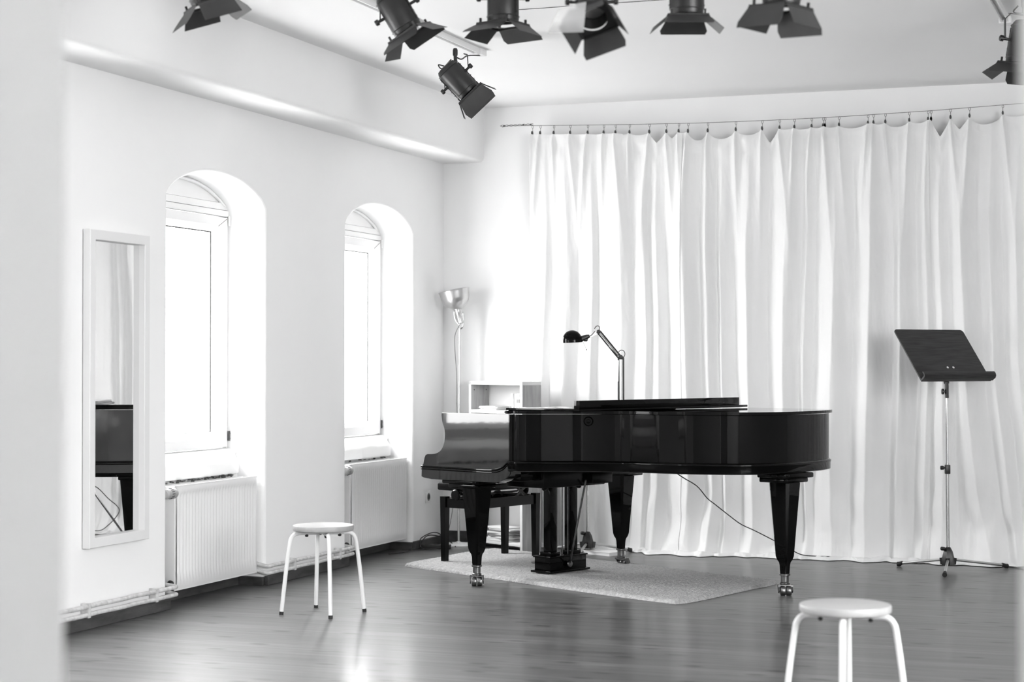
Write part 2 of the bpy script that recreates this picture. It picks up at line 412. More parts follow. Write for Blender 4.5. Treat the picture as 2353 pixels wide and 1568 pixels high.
_b = NB(); box(_b, XR+.108, XR+.112, FILL_RW[0][0]+.07, FILL_RW[0][1]-.07, .97, 2.78); obj('pane', _b, 'glass', w6, smooth=False)
w5 = struct('window_5', bm, 'frame', 'unseen window added behind the camera to brighten the foreground wall edge', smooth=False)
bm = NB(); box(bm, -2.352, -2.348, -1.64, .44, .86, 2.54); obj('pane', bm, 'glass', w5, smooth=False)

# ------------------------------------------------------------------ radiators and pipes
def radiator(a, label):
    t = thing('radiator', label, 'radiator', (XL, a, 0), 0, 'radiators in the window niches')
    y0, y1, z0, z1, xf, xb = .142, 1.068, .078, .626, -.035, -.135
    bm = NB()          # front plate with pressed ribs
    nr = 27; n = nr*6
    zs = [z0, z0+.012, z0+.045, z0+.075, z0+.10, z1-.075, z1-.05, z1-.035, z1-.008, z1]
    rows = []
    for zi, z in enumerate(zs):
        amp = 0 if (z < z0+.05 or z > z1-.04) else (.5 if (z < z0+.08 or z > z1-.055) else 1)
        row = []
        for k in range(n+1):
            yy = y0+.02+(y1-y0-.04)*k/n; ph = (k/6) % 1
            d = -.013*amp*(.5-.5*math.cos(2*PI*ph))**1.5
            row.append(bm.verts.new((xf+d-(.004 if zi in (0, len(zs)-1) else 0), yy, z)))
        rows.append(row)
    for A, B in zip(rows, rows[1:]):
        for k in range(n): bm.faces.new((A[k], A[k+1], B[k+1], B[k]))
    obj('front_panel', bm, 'metal_white', t, ang=60)
    bm = NB(); box(bm, xb, xf-.003, y0, y0+.018, z0+.002, z1-.004, .003); obj('side_panel', bm, 'metal_white', t)
    bm = NB(); box(bm, xb, xf-.003, y1-.018, y1, z0+.002, z1-.004, .003); obj('side_panel', bm, 'metal_white', t)
    bm = NB()
    box(bm, xf-.007, xf-.001, y0, y1, z1-.006, z1+.002); box(bm, xb, xb+.008, y0, y1, z1-.006, z1)
    for k in range(36):
        yy = y0+.02+k*(y1-y0-.04)/36; box(bm, xb+.008, xf-.007, yy, yy+.012, z1-.008, z1-.004)
    obj('top_grille', bm, 'metal_white', t, smooth=False)
    bm = NB(); box(bm, xb+.01, xb+.02, y0+.02, y1-.02, z0+.01, z1-.02); box(bm, xf-.006, xf-.001, y0, y1, z0-.003, z0+.003); obj('back_panel', bm, 'metal_white', t, smooth=False)
    # thermostat valve
    bm = NB()
    lathe(bm, [(.018, 0), (.026, .006), (.028, .03), (.0265, .032), (.0265, .055), (.028, .058), (.028, .088), (.024, .100), (.012, .104)], (-.03, .03, z1-.035), (0, 1, 0), 28)
    v = obj('thermostat_valve', bm, 'valve', t)
    bm = NB()
    for k in range(14):
        an = k/14*2*PI; 
        slab(bm, (-.03+.0275*math.cos(an), .066, z1-.035+.0275*math.sin(an)), (-.03+.0275*math.cos(an), .088, z1-.035+.0275*math.sin(an)), .003, .003)
    obj('grip_slot', bm, 'rubber', v, smooth=False)
    bm = NB(); tube(bm, [(-.075, .03, z1-.035), (-.03, .032, z1-.035)], .013, 10); tube(bm, [(-.072, .035, z1-.035), (-.072, .07, z1-.035), (-.072, .15, z1-.035)], .010, 10)
    tube(bm, [(-.072, .045, z1-.04), (-.072, .045, .10)], .008, 10)
    obj('connecting_pipe', bm, 'metal_white', t)
    bm = NB(); lathe(bm, [(.017, 0), (.019, .01), (.012, .02)], (-.05, .13, .115), (0, -1, 0), 16); obj('drain_plug', bm, 'rubber', t)
    for q in (.25, .95):
        bm = NB(); box(bm, xb-.04, xb+.012, q, q+.03, .2, .52); obj('wall_bracket', bm, 'metal_white', t, smooth=False)
    return t
radiator(NICHES[0][0], 'white ribbed panel radiator in the nearer window niche, next to the mirror')
radiator(NICHES[1][0], 'white ribbed panel radiator in the farther niche behind the small white stool')
radiator(NICHES[2][0], 'white ribbed panel radiator under the nearest window, hidden by the wall edge')
def pipes(y0, y1, label, e0=True, e1=True):
    t = thing('heating_pipe', label, 'pipe', (XL, y0, 0), 0, 'painted heating pipes along the window wall')
    L = y1-y0
    for z in (.112, .073):
        bm = NB(); x = .034
        pts = [(x-.10, -.012, z+.02), (x-.02, -.008, z), (x, .02, z)] if e0 else [(x, 0, z)]
        pts += [(x, L*k/12, z+.0015*math.sin(k*1.7)) for k in range(1, 12)]
        pts += [(x, L+.02, z), (x-.02, L+.055, z), (x-.10, L+.060, z+.01)] if e1 else [(x, L, z)]
        tube(bm, bez(pts, 4), .0115, 12); obj('pipe', bm, 'pipe', t)
    for q in (.3, L-.18):
        bm = NB(); box(bm, .001, .046, q, q+.022, .058, .128, .002); obj('pipe_clip', bm, 'pipe', t)
pipes(7.318, 8.42, 'pair of chipped painted heating pipes under the mirror', True, True)
pipes(9.508, 10.612, 'pair of chipped painted heating pipes between the two radiators', True, True)
pipes(YF, 6.23, 'pair of painted heating pipes behind the foreground wall', False, True) if False else None

# ------------------------------------------------------------------ wall mirror
t = thing('wall_mirror', 'tall narrow wall mirror in a white box frame left of the nearer window', 'mirror', (XL, 7.628, .388), 0)
t.rotation_euler = (math.radians(0.0), 0, 0)
wd, ht, dp, fw = .545, 1.528, .044, .048
bm = NB()
def mring(bm, e0, e1, x0, x1):
    A = [bm.verts.new((x0, *p)) for p in ((e0, e0), (wd-e0, e0), (wd-e0, ht-e0), (e0, ht-e0))]
    B = [bm.verts.new((x1, *p)) for p in ((e1, e1), (wd-e1, e1), (wd-e1, ht-e1), (e1, ht-e1))]
    for k in range(4): bm.faces.new((A[k], A[(k+1) % 4], B[(k+1) % 4], B[k]))
mring(bm, 0, 0, .004, dp-.002); mring(bm, 0, .002, dp-.002, dp); mring(bm, .002, fw-.002, dp, dp); mring(bm, fw-.002, fw, dp, dp-.002); mring(bm, fw, fw, dp-.002, .010)
obj('frame', bm, 'frame', t, smooth=False)
bm = NB(); box(bm, .008, .0105, fw-.01, wd-fw+.01, fw-.01, ht-fw+.01); obj('mirror_glass', bm, 'mirror', t, smooth=False)
bm = NB(); box(bm, .001, .008, .01, wd-.01, .01, ht-.01); obj('backing', bm, 'greypaper', t, smooth=False)

# socket
t = thing('wall_socket', 'white round-holed power socket low on the window wall', 'socket', (XL, 11.955, .342))
bm = NB(); box(bm, 0, .011, -.042, .042, -.042, .042, .004); obj('cover', bm, 'metal_white', t)
bm = NB(); lathe(bm, [(.028, .0115), (.027, .0118), (.026, .012), (.021, .0125)], (0, 0, 0), (1, 0, 0), 24); obj('ring', bm, 'greypaper', t)
bm = NB(); lathe(bm, [(.019, 0), (.019, .013)], (0, 0, 0), (1, 0, 0), 24); obj('socket_hole', bm, 'crumb', t)

# ------------------------------------------------------------------ stools
def make_stool(label, loc, rz, r):
    t = thing('stool', label, 'stool', loc, rz, 'round stools with white tube legs')
    bm = NB(); lathe(bm, [(.10, .421), (r-.008, .421), (r-.002, .424), (r, .429), (r, .445), (r-.002, .4485), (r-.006, .45), (.0, .45)], seg=64)
    obj('seat', bm, 'seatwood', t)
    for k in range(4):
        an = k*PI/2; c, s = math.cos(an), math.sin(an)
        P = [(.02, .410), (.08, .410), (.125, .410), (.148, .403), (.163, .385), (.171, .355), (.19, .22), (.213, .012)]
        pts = [(q[0]*c, q[0]*s, q[1]) for q in P]
        bm = NB(); tube(bm, bez(pts, 6), .0105, 16); leg = obj('leg', bm, 'metal_white', t)
        bm = NB(); tube(bm, [(.2125*c, .2125*s, .016), (.2142*c, .2142*s, 0)], .0112, 16); obj('foot_cap', bm, 'rubber', leg)
        bm = NB(); lathe(bm, [(.009, 0), (.009, .010), (.005, .014)], (.085*c, .085*s, .404), (0, 0, -1), 12); obj('bolt', bm, 'rubber', leg)
    bm = NB(); box(bm, -.02, .02, -.02, .02, .403, .421, .003); obj('leg_plate', bm, 'metal_white', t)
    return t
s1 = make_stool('small white-legged round stool standing alone in front of the farther radiator', (-4.097, 8.556, 0), .62, .156)
s2 = dup(s1, 'nearest white-legged round stool, cut off by the bottom edge of the picture', (-1.0695, 6.345, 0), .107)

# ------------------------------------------------------------------ rug
def rug():
    P = [Vector(p) for p in ((-4.60, 10.68), (-4.49, 11.35), (-4.33, 11.93), (-3.9, 11.68), (-3.2, 11.17), (-2.13, 10.60), (-2.28, 10.12), (-2.47, 9.46), (-3.2, 9.89), (-3.9, 10.28))]
    c = [Vector((-4.60, 10.69)), Vector((-4.38, 11.82)), Vector((-2.14, 10.58)), Vector((-2.48, 9.45))]
    nu, nv = 380, 200; bm = NB(); g = []
    for i in range(nu+1):
        row = []
        u = i/nu
        for j in range(nv+1):
            v = j/nv
            # rounded rectangle parameterisation: pull the corners in
            uu, vv = u*2-1, v*2-1
            e = 1-.030*(abs(uu)**8*abs(vv)**8)
            p = c[0].lerp(c[3], (uu*e+1)/2); q = c[1].lerp(c[2], (uu*e+1)/2)
            w = p.lerp(q, (vv*e+1)/2)
            w = w+Vector((math.sin(v*5+1)*.012, math.sin(u*7)*.012+math.sin(u*3)*.01))
            edge = min(u*2.4, (1-u)*2.4, v*1.25, (1-v)*1.25)
            h = .022*(1-math.exp(-edge/.008))+.004*noise.noise(Vector((w.x*3, w.y*3, 0)))
            f = noise.noise(Vector((w.x*70, w.y*70, 3)))*.004+noise.noise(Vector((w.x*160, w.y*160, 9)))*.003
            if edge < .002: h = .001; f = 0
            jx, jy = (noise.noise(Vector((w.x*90, w.y*90, 5)))*.006, noise.noise(Vector((w.x*90, w.y*90, 8)))*.006)
            row.append(bm.verts.new((w.x+jx, w.y+jy, max(.001, h+f))))
        g.append(row)
    for A, B in zip(g, g[1:]):
        for k in range(nv): bm.faces.new((A[k], B[k], B[k+1], A[k+1]))
    tag(obj('rug', bm, 'rug', None, ang=180), 'pale woolly rug lying on the floor under the grand piano', 'rug')
rug()

# ------------------------------------------------------------------ grand piano
PX, PY = -3.781, 9.925; PR = -.4006
pn = thing('grand_piano', 'black glossy grand piano with closed lid and folded front flap', 'piano', (PX, PY, 0), PR)
ZB, ZM, ZT = .672, .727, .990
side = [(.368, -.122), (.43, -.100), (.50, -.040), (.577, .034), (.666, .118), (.767, .188), (.905, .250), (1.114, .300), (1.308, .362), (1.46, .452), (1.56, .570), (1.608, .727), (1.606, .94), (1.582, 1.13), (1.537, 1.283), (1.474, 1.376), (1.40, 1.40)]
curve = [(p.x, p.y) for p in bez([(a, b, 0) for a, b in side], 8)]
body = [(.36, 1.40)]+[(.36, -.12)]+curve            # closed outline of the case behind the arms
def offset(poly, d):
    out = []; n = len(poly)
    for i, p in enumerate(poly):
        a, b = Vector(poly[i-1]), Vector(poly[(i+1) % n]); t_ = (b-a).normalized()
        out.append((p[0]+t_.y*d, p[1]-t_.x*d))
    return out
bm = NB()          # outer rim with a slightly proud lower band and bead
def loft(bm, outs):
    rings = [[bm.verts.new((x, y, z)) for x, y in offset(body, d)] for d, z in outs]
    for A, B in zip(rings, rings[1:]):
        n = len(A)
        for k in range(n): bm.faces.new((A[k], A[(k+1) % n], B[(k+1) % n], B[k]))
    bm.faces.new(rings[0][::-1]); bm.faces.new(rings[-1])
loft(bm, [(.002, ZB), (.008, ZB+.004), (.009, ZM-.016), (.011, ZM-.012), (.012, ZM-.004), (.010, ZM), (.003, ZM+.004), (0, ZM+.006), (0, ZT)])
obj('rim', bm, 'lacquer', pn, ang=40)
# arms (cheeks) with S shaped front
armp = [(-.168, .990), (-.160, .938), (-.146, .905), (-.139, .870), (-.142, .831), (-.152, .800), (-.170, .775), (-.200, .757), (-.240, .749), (-.283, .747), (-.300, .740), (-.309, .725), (-.309, .700), (-.318, .690), (-.322, .680),
        (-.331, .672), (-.333, .617), (-.318, .611), (-.250, .604), (.26, .604), (.30, .614), (.345, .632), (.372, .655), (.372, .990)]
armp = [(p.x, p.y) for p in bez([(a, z, 0) for a, z in armp[:11]], 4)]+armp[11:]
for nm, b0, b1 in (('treble', -.12, -.03), ('bass', 1.31, 1.40)):
    bm = NB(); prism(bm, armp, b0, b1, 'y', .003)
    arm = obj('arm', bm, 'lacquer_worn', pn, ang=30)
    yo = b0-.001 if nm == 'treble' else b1+.001
    bm = NB()
    mp_ = bez([(-.331, yo, .674), (-.1, yo, .673), (.10, yo, .673), (.20, yo, .673), (.266, yo, .678), (.316, yo, .694), (.345, yo, .715), (.375, yo, .724)], 5)
    tube(bm, mp_, .006, 8); tube(bm, [(p[0], p[1], p[2]-.013) for p in mp_], .004, 8)
    obj('moulding', bm, 'lacquer', arm)
bm = NB(); box(bm, -.30, .37, -.03, 1.31, .612, .672, .003); box(bm, -.325, -.30, -.03, 1.31, .620, .70, .003); obj('keybed', bm, 'lacquer', pn)
bm = NB()
fb = [(-.19, .70), (-.20, .745), (-.17, .765), (.02, .80), (.10, .86), (.13, .96), (.15, .96), (.15, .672), (-.19, .672)]
prism(bm, fb, -.03, 1.31, 'y', .002); obj('fallboard', bm, 'lacquer', pn)
bm = NB(); box(bm, .15, .37, -.03, 1.31, .90, .955); obj('pin_block', bm, 'black_wood', pn, smooth=False)
# lid
bm = NB()
lid = offset([(.345, 1.40), (.345, -.12)]+curve, .018)
prism(bm, lid, .9935, 1.0095, 'z', .004)
obj('lid', bm, 'lacquer', pn, ang=30)
bm = NB(); box(bm, .352, .885, -.135, 1.415, 1.0135, 1.0265, .003)
fl_ = obj('lid_flap', bm, 'lacquer', pn)
bm = NB(); box(bm, .845, .885, -.128, 1.33, 1.0265, 1.072, .002); obj('flap_lip', bm, 'lacquer', fl_)
bm = NB(); tube(bm, [(.352, -.12, 1.011), (.352, 1.40, 1.011)], .005, 10); obj('lid_hinge', bm, 'brass', pn)
# medallion
k_ = Vector((.712, .150, .952)); dn = Vector((.52, -.854, 0)).normalized()
bm = NB(); lathe(bm, [(.027, -.01), (.027, .003), (.024, .006), (.021, .003), (.012, .003), (.010, .007), (.0, .008)], k_, dn, 32); obj('lid_lock', bm, 'lacquer', pn)

def leg_part(a, b, swivel, blk):
    """square tapered leg with ogee block on top and a two-wheel caster"""
    def sq(bm, prof, rot=0):
        rings = []
        for s, z in prof:
            h = s/2; c = h*.22
            ring = [(h, -h+c), (h, h-c), (h-c, h), (-h+c, h), (-h, h-c), (-h, -h+c), (-h+c, -h), (h-c, -h)]
            rings.append([bm.verts.new((a+x, b+y, z)) for x, y in ring])
        for A, B in zip(rings, rings[1:]):
            for k in range(8): bm.faces.new((A[k], A[(k+1) % 8], B[(k+1) % 8], B[k]))
        bm.faces.new(rings[0][::-1]); bm.faces.new(rings[-1])
    bm = NB(); zt = blk[-1][1]
    sq(bm, [(.040, .112), (.046, .165), (.052, .180), (.066, .192), (.074, .205), (.079, .215), (.134, zt)])
    lg = obj('leg', bm, 'lacquer', pn, ang=25)
    bm = NB()
    for (a0, a1, b0, b1), z0, z1 in blk[:-1]: box(bm, a+a0, a+a1, b+b0, b+b1, z0, z1, .007)
    obj('leg_block', bm, 'lacquer', lg)
    bm = NB(); lathe(bm, [(.024, .055), (.027, .060), (.027, .068), (.022, .071), (.022, .104), (.030, .108), (.030, .116), (.024, .118)], (a, b, 0), seg=24)
    ca = obj('caster', bm, 'brass', lg)
    c, s = math.cos(swivel), math.sin(swivel)
    def P(f, w, z): return (a+f*c-w*s, b+f*s+w*c, z)
    bm = NB()
    slab(bm, P(-.012, 0, .052), P(.030, 0, .052), .082, .012)
    for w in (-.037, .037): slab(bm, P(.004, w, .052), P(.030, w, .020), .006, .026, up=(0, 0, 1))
    obj('caster_fork', bm, 'brass', lg)
    for w in (-.016, .016):
        bm = NB(); lathe(bm, [(.014, -.0145), (.025, -.0135), (.027, -.009), (.027, .009), (.025, .0135), (.014, .0145)], P(.028, w, .027), (-s, c, 0), 24)
        obj('caster_wheel', bm, 'brass', lg)
view = math.atan2(-PY, -PX)-PR       # towards the doorway
leg_part(0, 0, view, [((-.185, .085, -.10, .10), .582, .606), ((-.145, .075, -.09, .085), .560, .583), (0, .563)])
leg_part(0, 1.30, view+PI*.72, [((-.145, .16, -.10, .085), .600, .66), ((-.105, .11, -.09, .085), .575, .601), (0, .576)])
leg_part(1.545, .835, view, [((-.105, .115, -.115, .115), .645, .674), ((-.098, .095, -.105, .090), .620, .647), (0, .622)])
# lyre with pedals
bm = NB(); box(bm, -.046, .078, .546, .874, .040, .116, .002); box(bm, -.064, .096, .528, .892, .028, .041, .004); box(bm, -.054, .086, .538, .882, .116, .127, .003)
ly = obj('lyre', bm, 'lacquer', pn)
for b in (.615, .805):
    bm = NB(); box(bm, -.012, .044, b-.028, b+.028, .14, .60, .002); box(bm, -.028, .060, b-.042, b+.042, .127, .148, .003)
    obj('lyre_post', bm, 'lacquer', ly)
for b in (.66, .71, .76):
    bm = NB(); tube(bm, [(.03, b, .12), (.03, b, .60)], .0035, 8); obj('pedal_rod', bm, 'brass', ly)
    bm = NB(); prism(bm, [(-.05, b-.012), (-.14, b-.018), (-.165, b-.014), (-.172, b), (-.165, b+.014), (-.14, b+.018), (-.05, b+.012)], .062, .072, 'z', .003); obj('pedal', bm, 'brass', ly)
bm = NB(); tube(bm, [(.098, .70, .075), (.42, .47, .60)], .0062, 10)
lathe(bm, [(.019, -.006), (.021, 0), (.019, .006), (.010, .008)], (.098, .70, .075), (1, 0, 0), 20); obj('brace_rod', bm, 'brass', ly)
bm = NB(); box(bm, -.06, .12, .52, .90, .590, .615, .003); box(bm, .10, .39, .14, .68, .565, .672, .006); box(bm, .10, .43, .52, .70, .575, .640, .006)
for b in (.2, .5): lathe(bm, [(.012, 0), (.016, .010), (.008, .018)], (.34, b, .566), (0, 0, -1), 12)
obj('trapwork', bm, 'black_wood', pn)
bm = NB()
for a0, b0, a1, b1 in ((.40, .20, 1.50, .80), (.40, .65, 1.5, .95), (.40, 1.1, 1.45, 1.15)): slab(bm, (a0, b0, .69), (a1, b1, .69), .06, .04)
obj('floor_beam', bm, 'black_wood', pn, smooth=False)

# ------------------------------------------------------------------ piano bench
def bench():
    L = (-4.363, 10.884); d = Vector((.195, .575)).normalized(); rz = math.atan2(d.y, d.x)
    t = thing('piano_bench', 'black adjustable piano bench at the keyboard end of the grand piano', 'bench', (L[0], L[1], 0), rz)
    ln, wd_ = .607, .255                      # leg spacing; +y local is away from the piano, so the bench extends to -y
    for i, (x, y) in enumerate(((0, 0), (ln, 0), (0, -wd_), (ln, -wd_))):
        bm = NB()
        sx = 1 if x == 0 else -1; sy = -1 if y == 0 else 1
        A = [bm.verts.new((x+q[0]*.017, y+q[1]*.017, .022)) for q in ((-1,-1),(1,-1),(1,1),(-1,1))]
        B = [bm.verts.new((x+q[0]*.022, y+q[1]*.022, .432)) for q in ((-1,-1),(1,-1),(1,1),(-1,1))]
        for k in range(4): bm.faces.new((A[k], A[(k+1) % 4], B[(k+1) % 4], B[k]))
        bm.faces.new(A[::-1]); bm.faces.new(B); obj('leg', bm, 'black_wood', t, smooth=False)
    bm = NB()
    for y in (0, -wd_): box(bm, .026, ln-.026, y-.011, y+.011, .362, .422)
    for x in (0, ln): box(bm, x-.011, x+.011, -wd_+.026, -.026, .362, .422)
    obj('rail', bm, 'black_wood', t, smooth=False)
    bm = NB(); box(bm, -.035, ln+.035, -wd_-.035, .035, .472, .518, .010); obj('seat', bm, 'black_wood', t)
    bm = NB()
    for y in (-.03, -wd_+.03):
        for xa, xb in ((.06, .17), (.17, .06), (ln-.17, ln-.06), (ln-.06, ln-.17)): slab(bm, (xa, y, .415), (xb, y, .482), .018, .006, up=(0, 1, 0))
    tube(bm, [(.05, -.03, .425), (.05, -wd_+.03, .425)], .006, 8); tube(bm, [(ln-.05, -.03, .425), (ln-.05, -wd_+.03, .425)], .006, 8); tube(bm, [(.03, -wd_/2, .44), (ln-.03, -wd_/2, .44)], .006, 8)
    obj('scissor_lift', bm, 'black', t)
    for x, dx in ((-.03, -1), (ln+.03, 1)):
        bm = NB(); lathe(bm, [(.008, -.05), (.008, 0), (.030, .002), (.034, .008), (.034, .020), (.028, .026)], (x, -wd_/2, .448), (dx, 0, 0), 24); obj('height_knob', bm, 'black_wood', t)
bench()

# ------------------------------------------------------------------ desk lamp on the piano
def px_thing(name, label, cat, X, Y, Z): return thing(name, label, cat, (X, Y, Z), YAW)
zb = 1.0275
dl = px_thing('desk_lamp', 'black and chrome jointed desk lamp standing on the closed piano lid', 'lamp', -2.985, 10.155, zb)
def q(x, z, y=0): return (x, y, z-zb)
bm = NB(); lathe(bm, [(.062, 0), (.064, .004), (.060, .010), (.020, .016), (.012, .030)], seg=32); obj('base', bm, 'black', dl)
bm = NB()
for x in (-.017, .010): tube(bm, [q(x, zb+.012), q(x, 1.306)], .0058, 10)
obj('lower_arm', bm, 'black', dl)
bm = NB(); tube(bm, [q(-.0035, zb+.012, 0), q(-.0035, 1.30, 0)], .0018, 10); tube(bm, [q(-.020, 1.17, -.006), q(-.017, 1.29, -.006)], .0035, 8); obj('spring_rod', bm, 'chrome', dl)
bm = NB()
for o_ in (-.006, .008): tube(bm, [q(-.012+o_, 1.308+o_*.8), q(-.130+o_, 1.452+o_*.8)], .0045, 10)
obj('upper_arm', bm, 'black', dl)
bm = NB(); tube(bm, [q(-.013, 1.314, -.006), q(-.128, 1.452, -.006)], .0036, 10); tube(bm, [q(-.075, 1.372, -.008), q(-.02, 1.318, -.008)], .0032, 8)
obj('spring_rod', bm, 'chrome', dl)
bm = NB()
def loop(cx, cz, rx, rz, a0, a1, rot=0):
    out = []
    for k in range(22):
        an = math.radians(a0+(a1-a0)*k/21); x, z = rx*math.cos(an), rz*math.sin(an)
        out.append(q(cx+x*math.cos(rot)-z*math.sin(rot), cz+x*math.sin(rot)+z*math.cos(rot), -.012))
    return out
tube(bm, loop(.000, 1.327, .019, .022, -60, 215), .0022, 8); obj('lamp_cord', bm, 'wire', dl); bm = NB(); tube(bm, loop(-.140, 1.468, .014, .020, -70, 190, -.4), .0022, 8)
tube(bm, bez([q(-.152, 1.456, -.012), q(-.170, 1.436, -.012), q(-.185, 1.428, -.012)], 5), .0022, 8)
obj('lamp_cord', bm, 'wire', dl)
bm = NB(); 
lathe(bm, [(.010, -.012), (.012, -.009), (.012, .009), (.010, .012)], q(-.131, 1.454), (0, 1, 0), 16); obj('joint', bm, 'black', dl); bm = NB()
for (x, z) in ((-.004, 1.310),): lathe(bm, [(.010, -.012), (.012, -.009), (.012, .009), (.010, .012)], q(x, z), (0, 1, 0), 16)
box(bm, -.022, .014, -.008, .008, 1.296-zb, 1.312-zb, .002); obj('joint', bm, 'black', dl)
bm = NB(); slab(bm, q(-.133, 1.456), q(-.185, 1.428), .010, .008); slab(bm, q(-.133, 1.446), q(-.175, 1.424), .006, .005); obj('head_arm', bm, 'chrome', dl)
bm = NB(); tube(bm, [q(-.182, 1.430), q(-.200, 1.424), q(-.232, 1.412)], [.009, .015, .017], 14); lathe(bm, [(.012, 0), (.013, .016), (.008, .022)], q(-.205, 1.42), (0, 0, -1), 12); obj('lamp_holder', bm, 'black', dl)
bm = NB()
R = .058
prof = [(R*math.sin(t_), R*math.cos(t_)*1.05) for t_ in [k/12*PI/2 for k in range(13)]]+[(R, -.010), (R-.002, -.010)]+[((R-.002)*math.sin(t_), (R-.003)*math.cos(t_)) for t_ in [PI/2-k/12*PI/2 for k in range(13)]]
lathe(bm, prof, q(-.281, 1.402), (-.04, 0, 1), 40, False, False); sh = obj('lamp_shade', bm, 'lacquer', dl)
bm = NB(); tube(bm, [q(-.222, 1.400), q(-.199, 1.352)], .0011, 6); sphere(bm, q(-.199, 1.351), .0035, 8); obj('pull_string', bm, 'wire', dl)

# ------------------------------------------------------------------ floor lamp in the corner
fx, fy = -4.727, 12.05
fl2 = px_thing('floor_lamp', 'slim floor lamp with upturned spun aluminium shade in the corner', 'lamp', fx, fy, 0)
bm = NB(); lathe(bm, [(.11, 0), (.112, .006), (.108, .016), (.02, .022), (.012, .03)], seg=40); obj('base', bm, 'metal_white', fl2)
bm = NB(); tube(bm, [(0, 0, .02), (.006, 0, 1.56)], .0085, 12); obj('pole', bm, 'alu', fl2)
ax = Vector((-.20, .02, .98)).normalized(); sb = Vector((-.003, 0, 1.635))
bm = NB(); prof = [(.026, .0), (.030, .02), (.045, .028), (.072, .045), (.090, .070), (.100, .100), (.104, .135), (.108, .150), (.111, .152), (.109, .155), (.103, .150), (.098, .100), (.086, .070), (.068, .048), (.03, .034)]
lathe(bm, prof, sb, ax, 48, False, False); obj('lamp_shade', bm, 'alu', fl2)
bm = NB(); lathe(bm, [(.016, -.085), (.020, -.080), (.022, -.02), (.028, -.008), (.028, .014), (.022, .02)], sb, ax, 28); obj('socket', bm, 'alu', fl2)
bm = NB()
tube(bm, bez([tuple(sb+Vector((.030, 0, .0))), tuple(sb+Vector((.036, -.005, -.035))), tuple(sb+Vector((.034, 0, -.09))), (.022, 0, 1.52), (.008, 0, 1.515)], 6), .0045, 8)
tube(bm, bez([tuple(sb+Vector((-.028, 0, .0))), tuple(sb+Vector((-.022, 0, -.05))), tuple(sb+Vector((0, 0, -.085))), (.018, 0, 1.53)], 6), .0038, 8)
lathe(bm, [(.009, -.012), (.009, .012)], (.012, 0, 1.53), (0, 1, 0), 12)
obj('bracket', bm, 'chrome', fl2)
bm = NB(); tube(bm, bez([(.012, -.012, 1.55), (-.006, -.012, 1.52), (-.026, -.012, 1.46), (-.024, -.012, 1.34), (-.014, -.012, 1.2), (-.013, -.012, 1.0), (-.010, -.012, .8), (-.012, -.012, .5), (-.05, -.02, .2), (-.09, -.05, .03)], 8), .0022, 6); obj('cord', bm, 'wire', fl2)

# ------------------------------------------------------------------ shelf unit in the corner
cr = Vector((-4.147, 11.74)); dv = Vector((-.535, .338)).normalized(); nv = Vector((.534, .845)).normalized()
bk = thing('bookcase', 'pale wooden open shelf unit in the corner behind the piano keyboard', 'bookcase', (cr.x, cr.y, 0), math.atan2(nv.y, nv.x))
# local +x: depth away from camera, +y: along the front to the left
WB, DB, HB, tk = .60, .165, 1.150, .022
def panel(nm, x0, x1, y0, y1, z0, z1, m): bm = NB(); box(bm, x0, x1, y0, y1, z0, z1, .001); return obj(nm, bm, m, bk)
for y0 in (0, WB-tk): panel('side_panel', .004, DB, y0, y0+tk, 0, HB-.024, 'shelfwood')
for y0 in (0, WB-tk): panel('front_edge', 0, .004, y0-.001, y0+tk+.001, 0, HB, 'shelfedge')
panel('top_board', 0, DB, 0, WB, HB-.024, HB, 'shelfedge')
for z in (.93, .50, .035): panel('shelf_board', .002, DB-.006, tk, WB-tk, z, z+.022, 'shelfedge')
panel('back_panel', DB-.005, DB, tk, WB-tk, 0, HB-.024, 'shelfback')
bm = NB()
for z in (1.09, .7):
    for x in (.03, .135): lathe(bm, [(.004, -.001), (.004, .002)], (x, WB-tk, z), (0, -1, 0), 10)
obj('pin_hole', bm, 'crumb', bk)
def on_shelf(x, y, z): v = Vector((cr.x, cr.y))+nv*x+dv*y; return (v.x, v.y, z)
rzb = math.atan2(nv.y, nv.x)
for k, (y, th, h, tl, lab, m) in enumerate(((.035, .028, .118, 0, 'pale upright booklet with a grey band, nearest the side panel', 'paper'), (.068, .020, .115, 0, 'thin pale upright booklet in the middle of the shelf row', 'paper'), (.098, .018, .118, .10, 'leaning white booklet at the left end of the shelf row', 'paper'))):
    t = thing('book', lab, 'book', on_shelf(.05, y, .952), rzb, 'booklets standing in the top shelf'); t.rotation_euler = (-tl, 0, rzb)
    bm = NB(); box(bm, -.045, .05, 0, th, 0, h, .001); obj('cover', bm, m, t)
    if k == 0: bm = NB(); box(bm, -.0462, -.044, -.0006, th+.0006, .055, .078); obj('label_band', bm, 'greypaper', t)
for k in range(4):
    t = tag(obj('sheet_music', (lambda bm: (box(bm, -.06, .07, -.08, .09, 0, .006, .001), bm)[1])(NB()), 'paper'), ['bottom', 'second', 'third', 'top'][k]+' pale booklet of the flat pile on the upper shelf board', 'booklet', 'flat booklets on the upper shelf board')
    t.location = on_shelf(.07, .40, .953+k*.0065); t.rotation_euler = (0, 0, rzb+(.1, -.15, .2, .05)[k])
for k in range(9):
    m = 'paper' if k not in (3, 6) else 'greypaper'
    th = .010
    t = tag(obj('magazine', (lambda bm: (box(bm, -.075, .065, -.12, .12, 0, th, .001), bm)[1])(NB()), m), ['lowest', 'second lowest', 'third', 'dark fourth', 'fifth', 'sixth', 'dark seventh', 'second highest', 'topmost'][k]+' magazine of the pile at the bottom of the shelf unit', 'magazine', 'magazines piled at the foot of the shelf unit')
    t.location = on_shelf(.075+.003*math.sin(k*2.1), .27+.025*math.sin(k*1.7), .0575+k*(th+.0006)); t.rotation_euler = (0, 0, rzb+.10*math.sin(k*2.7))
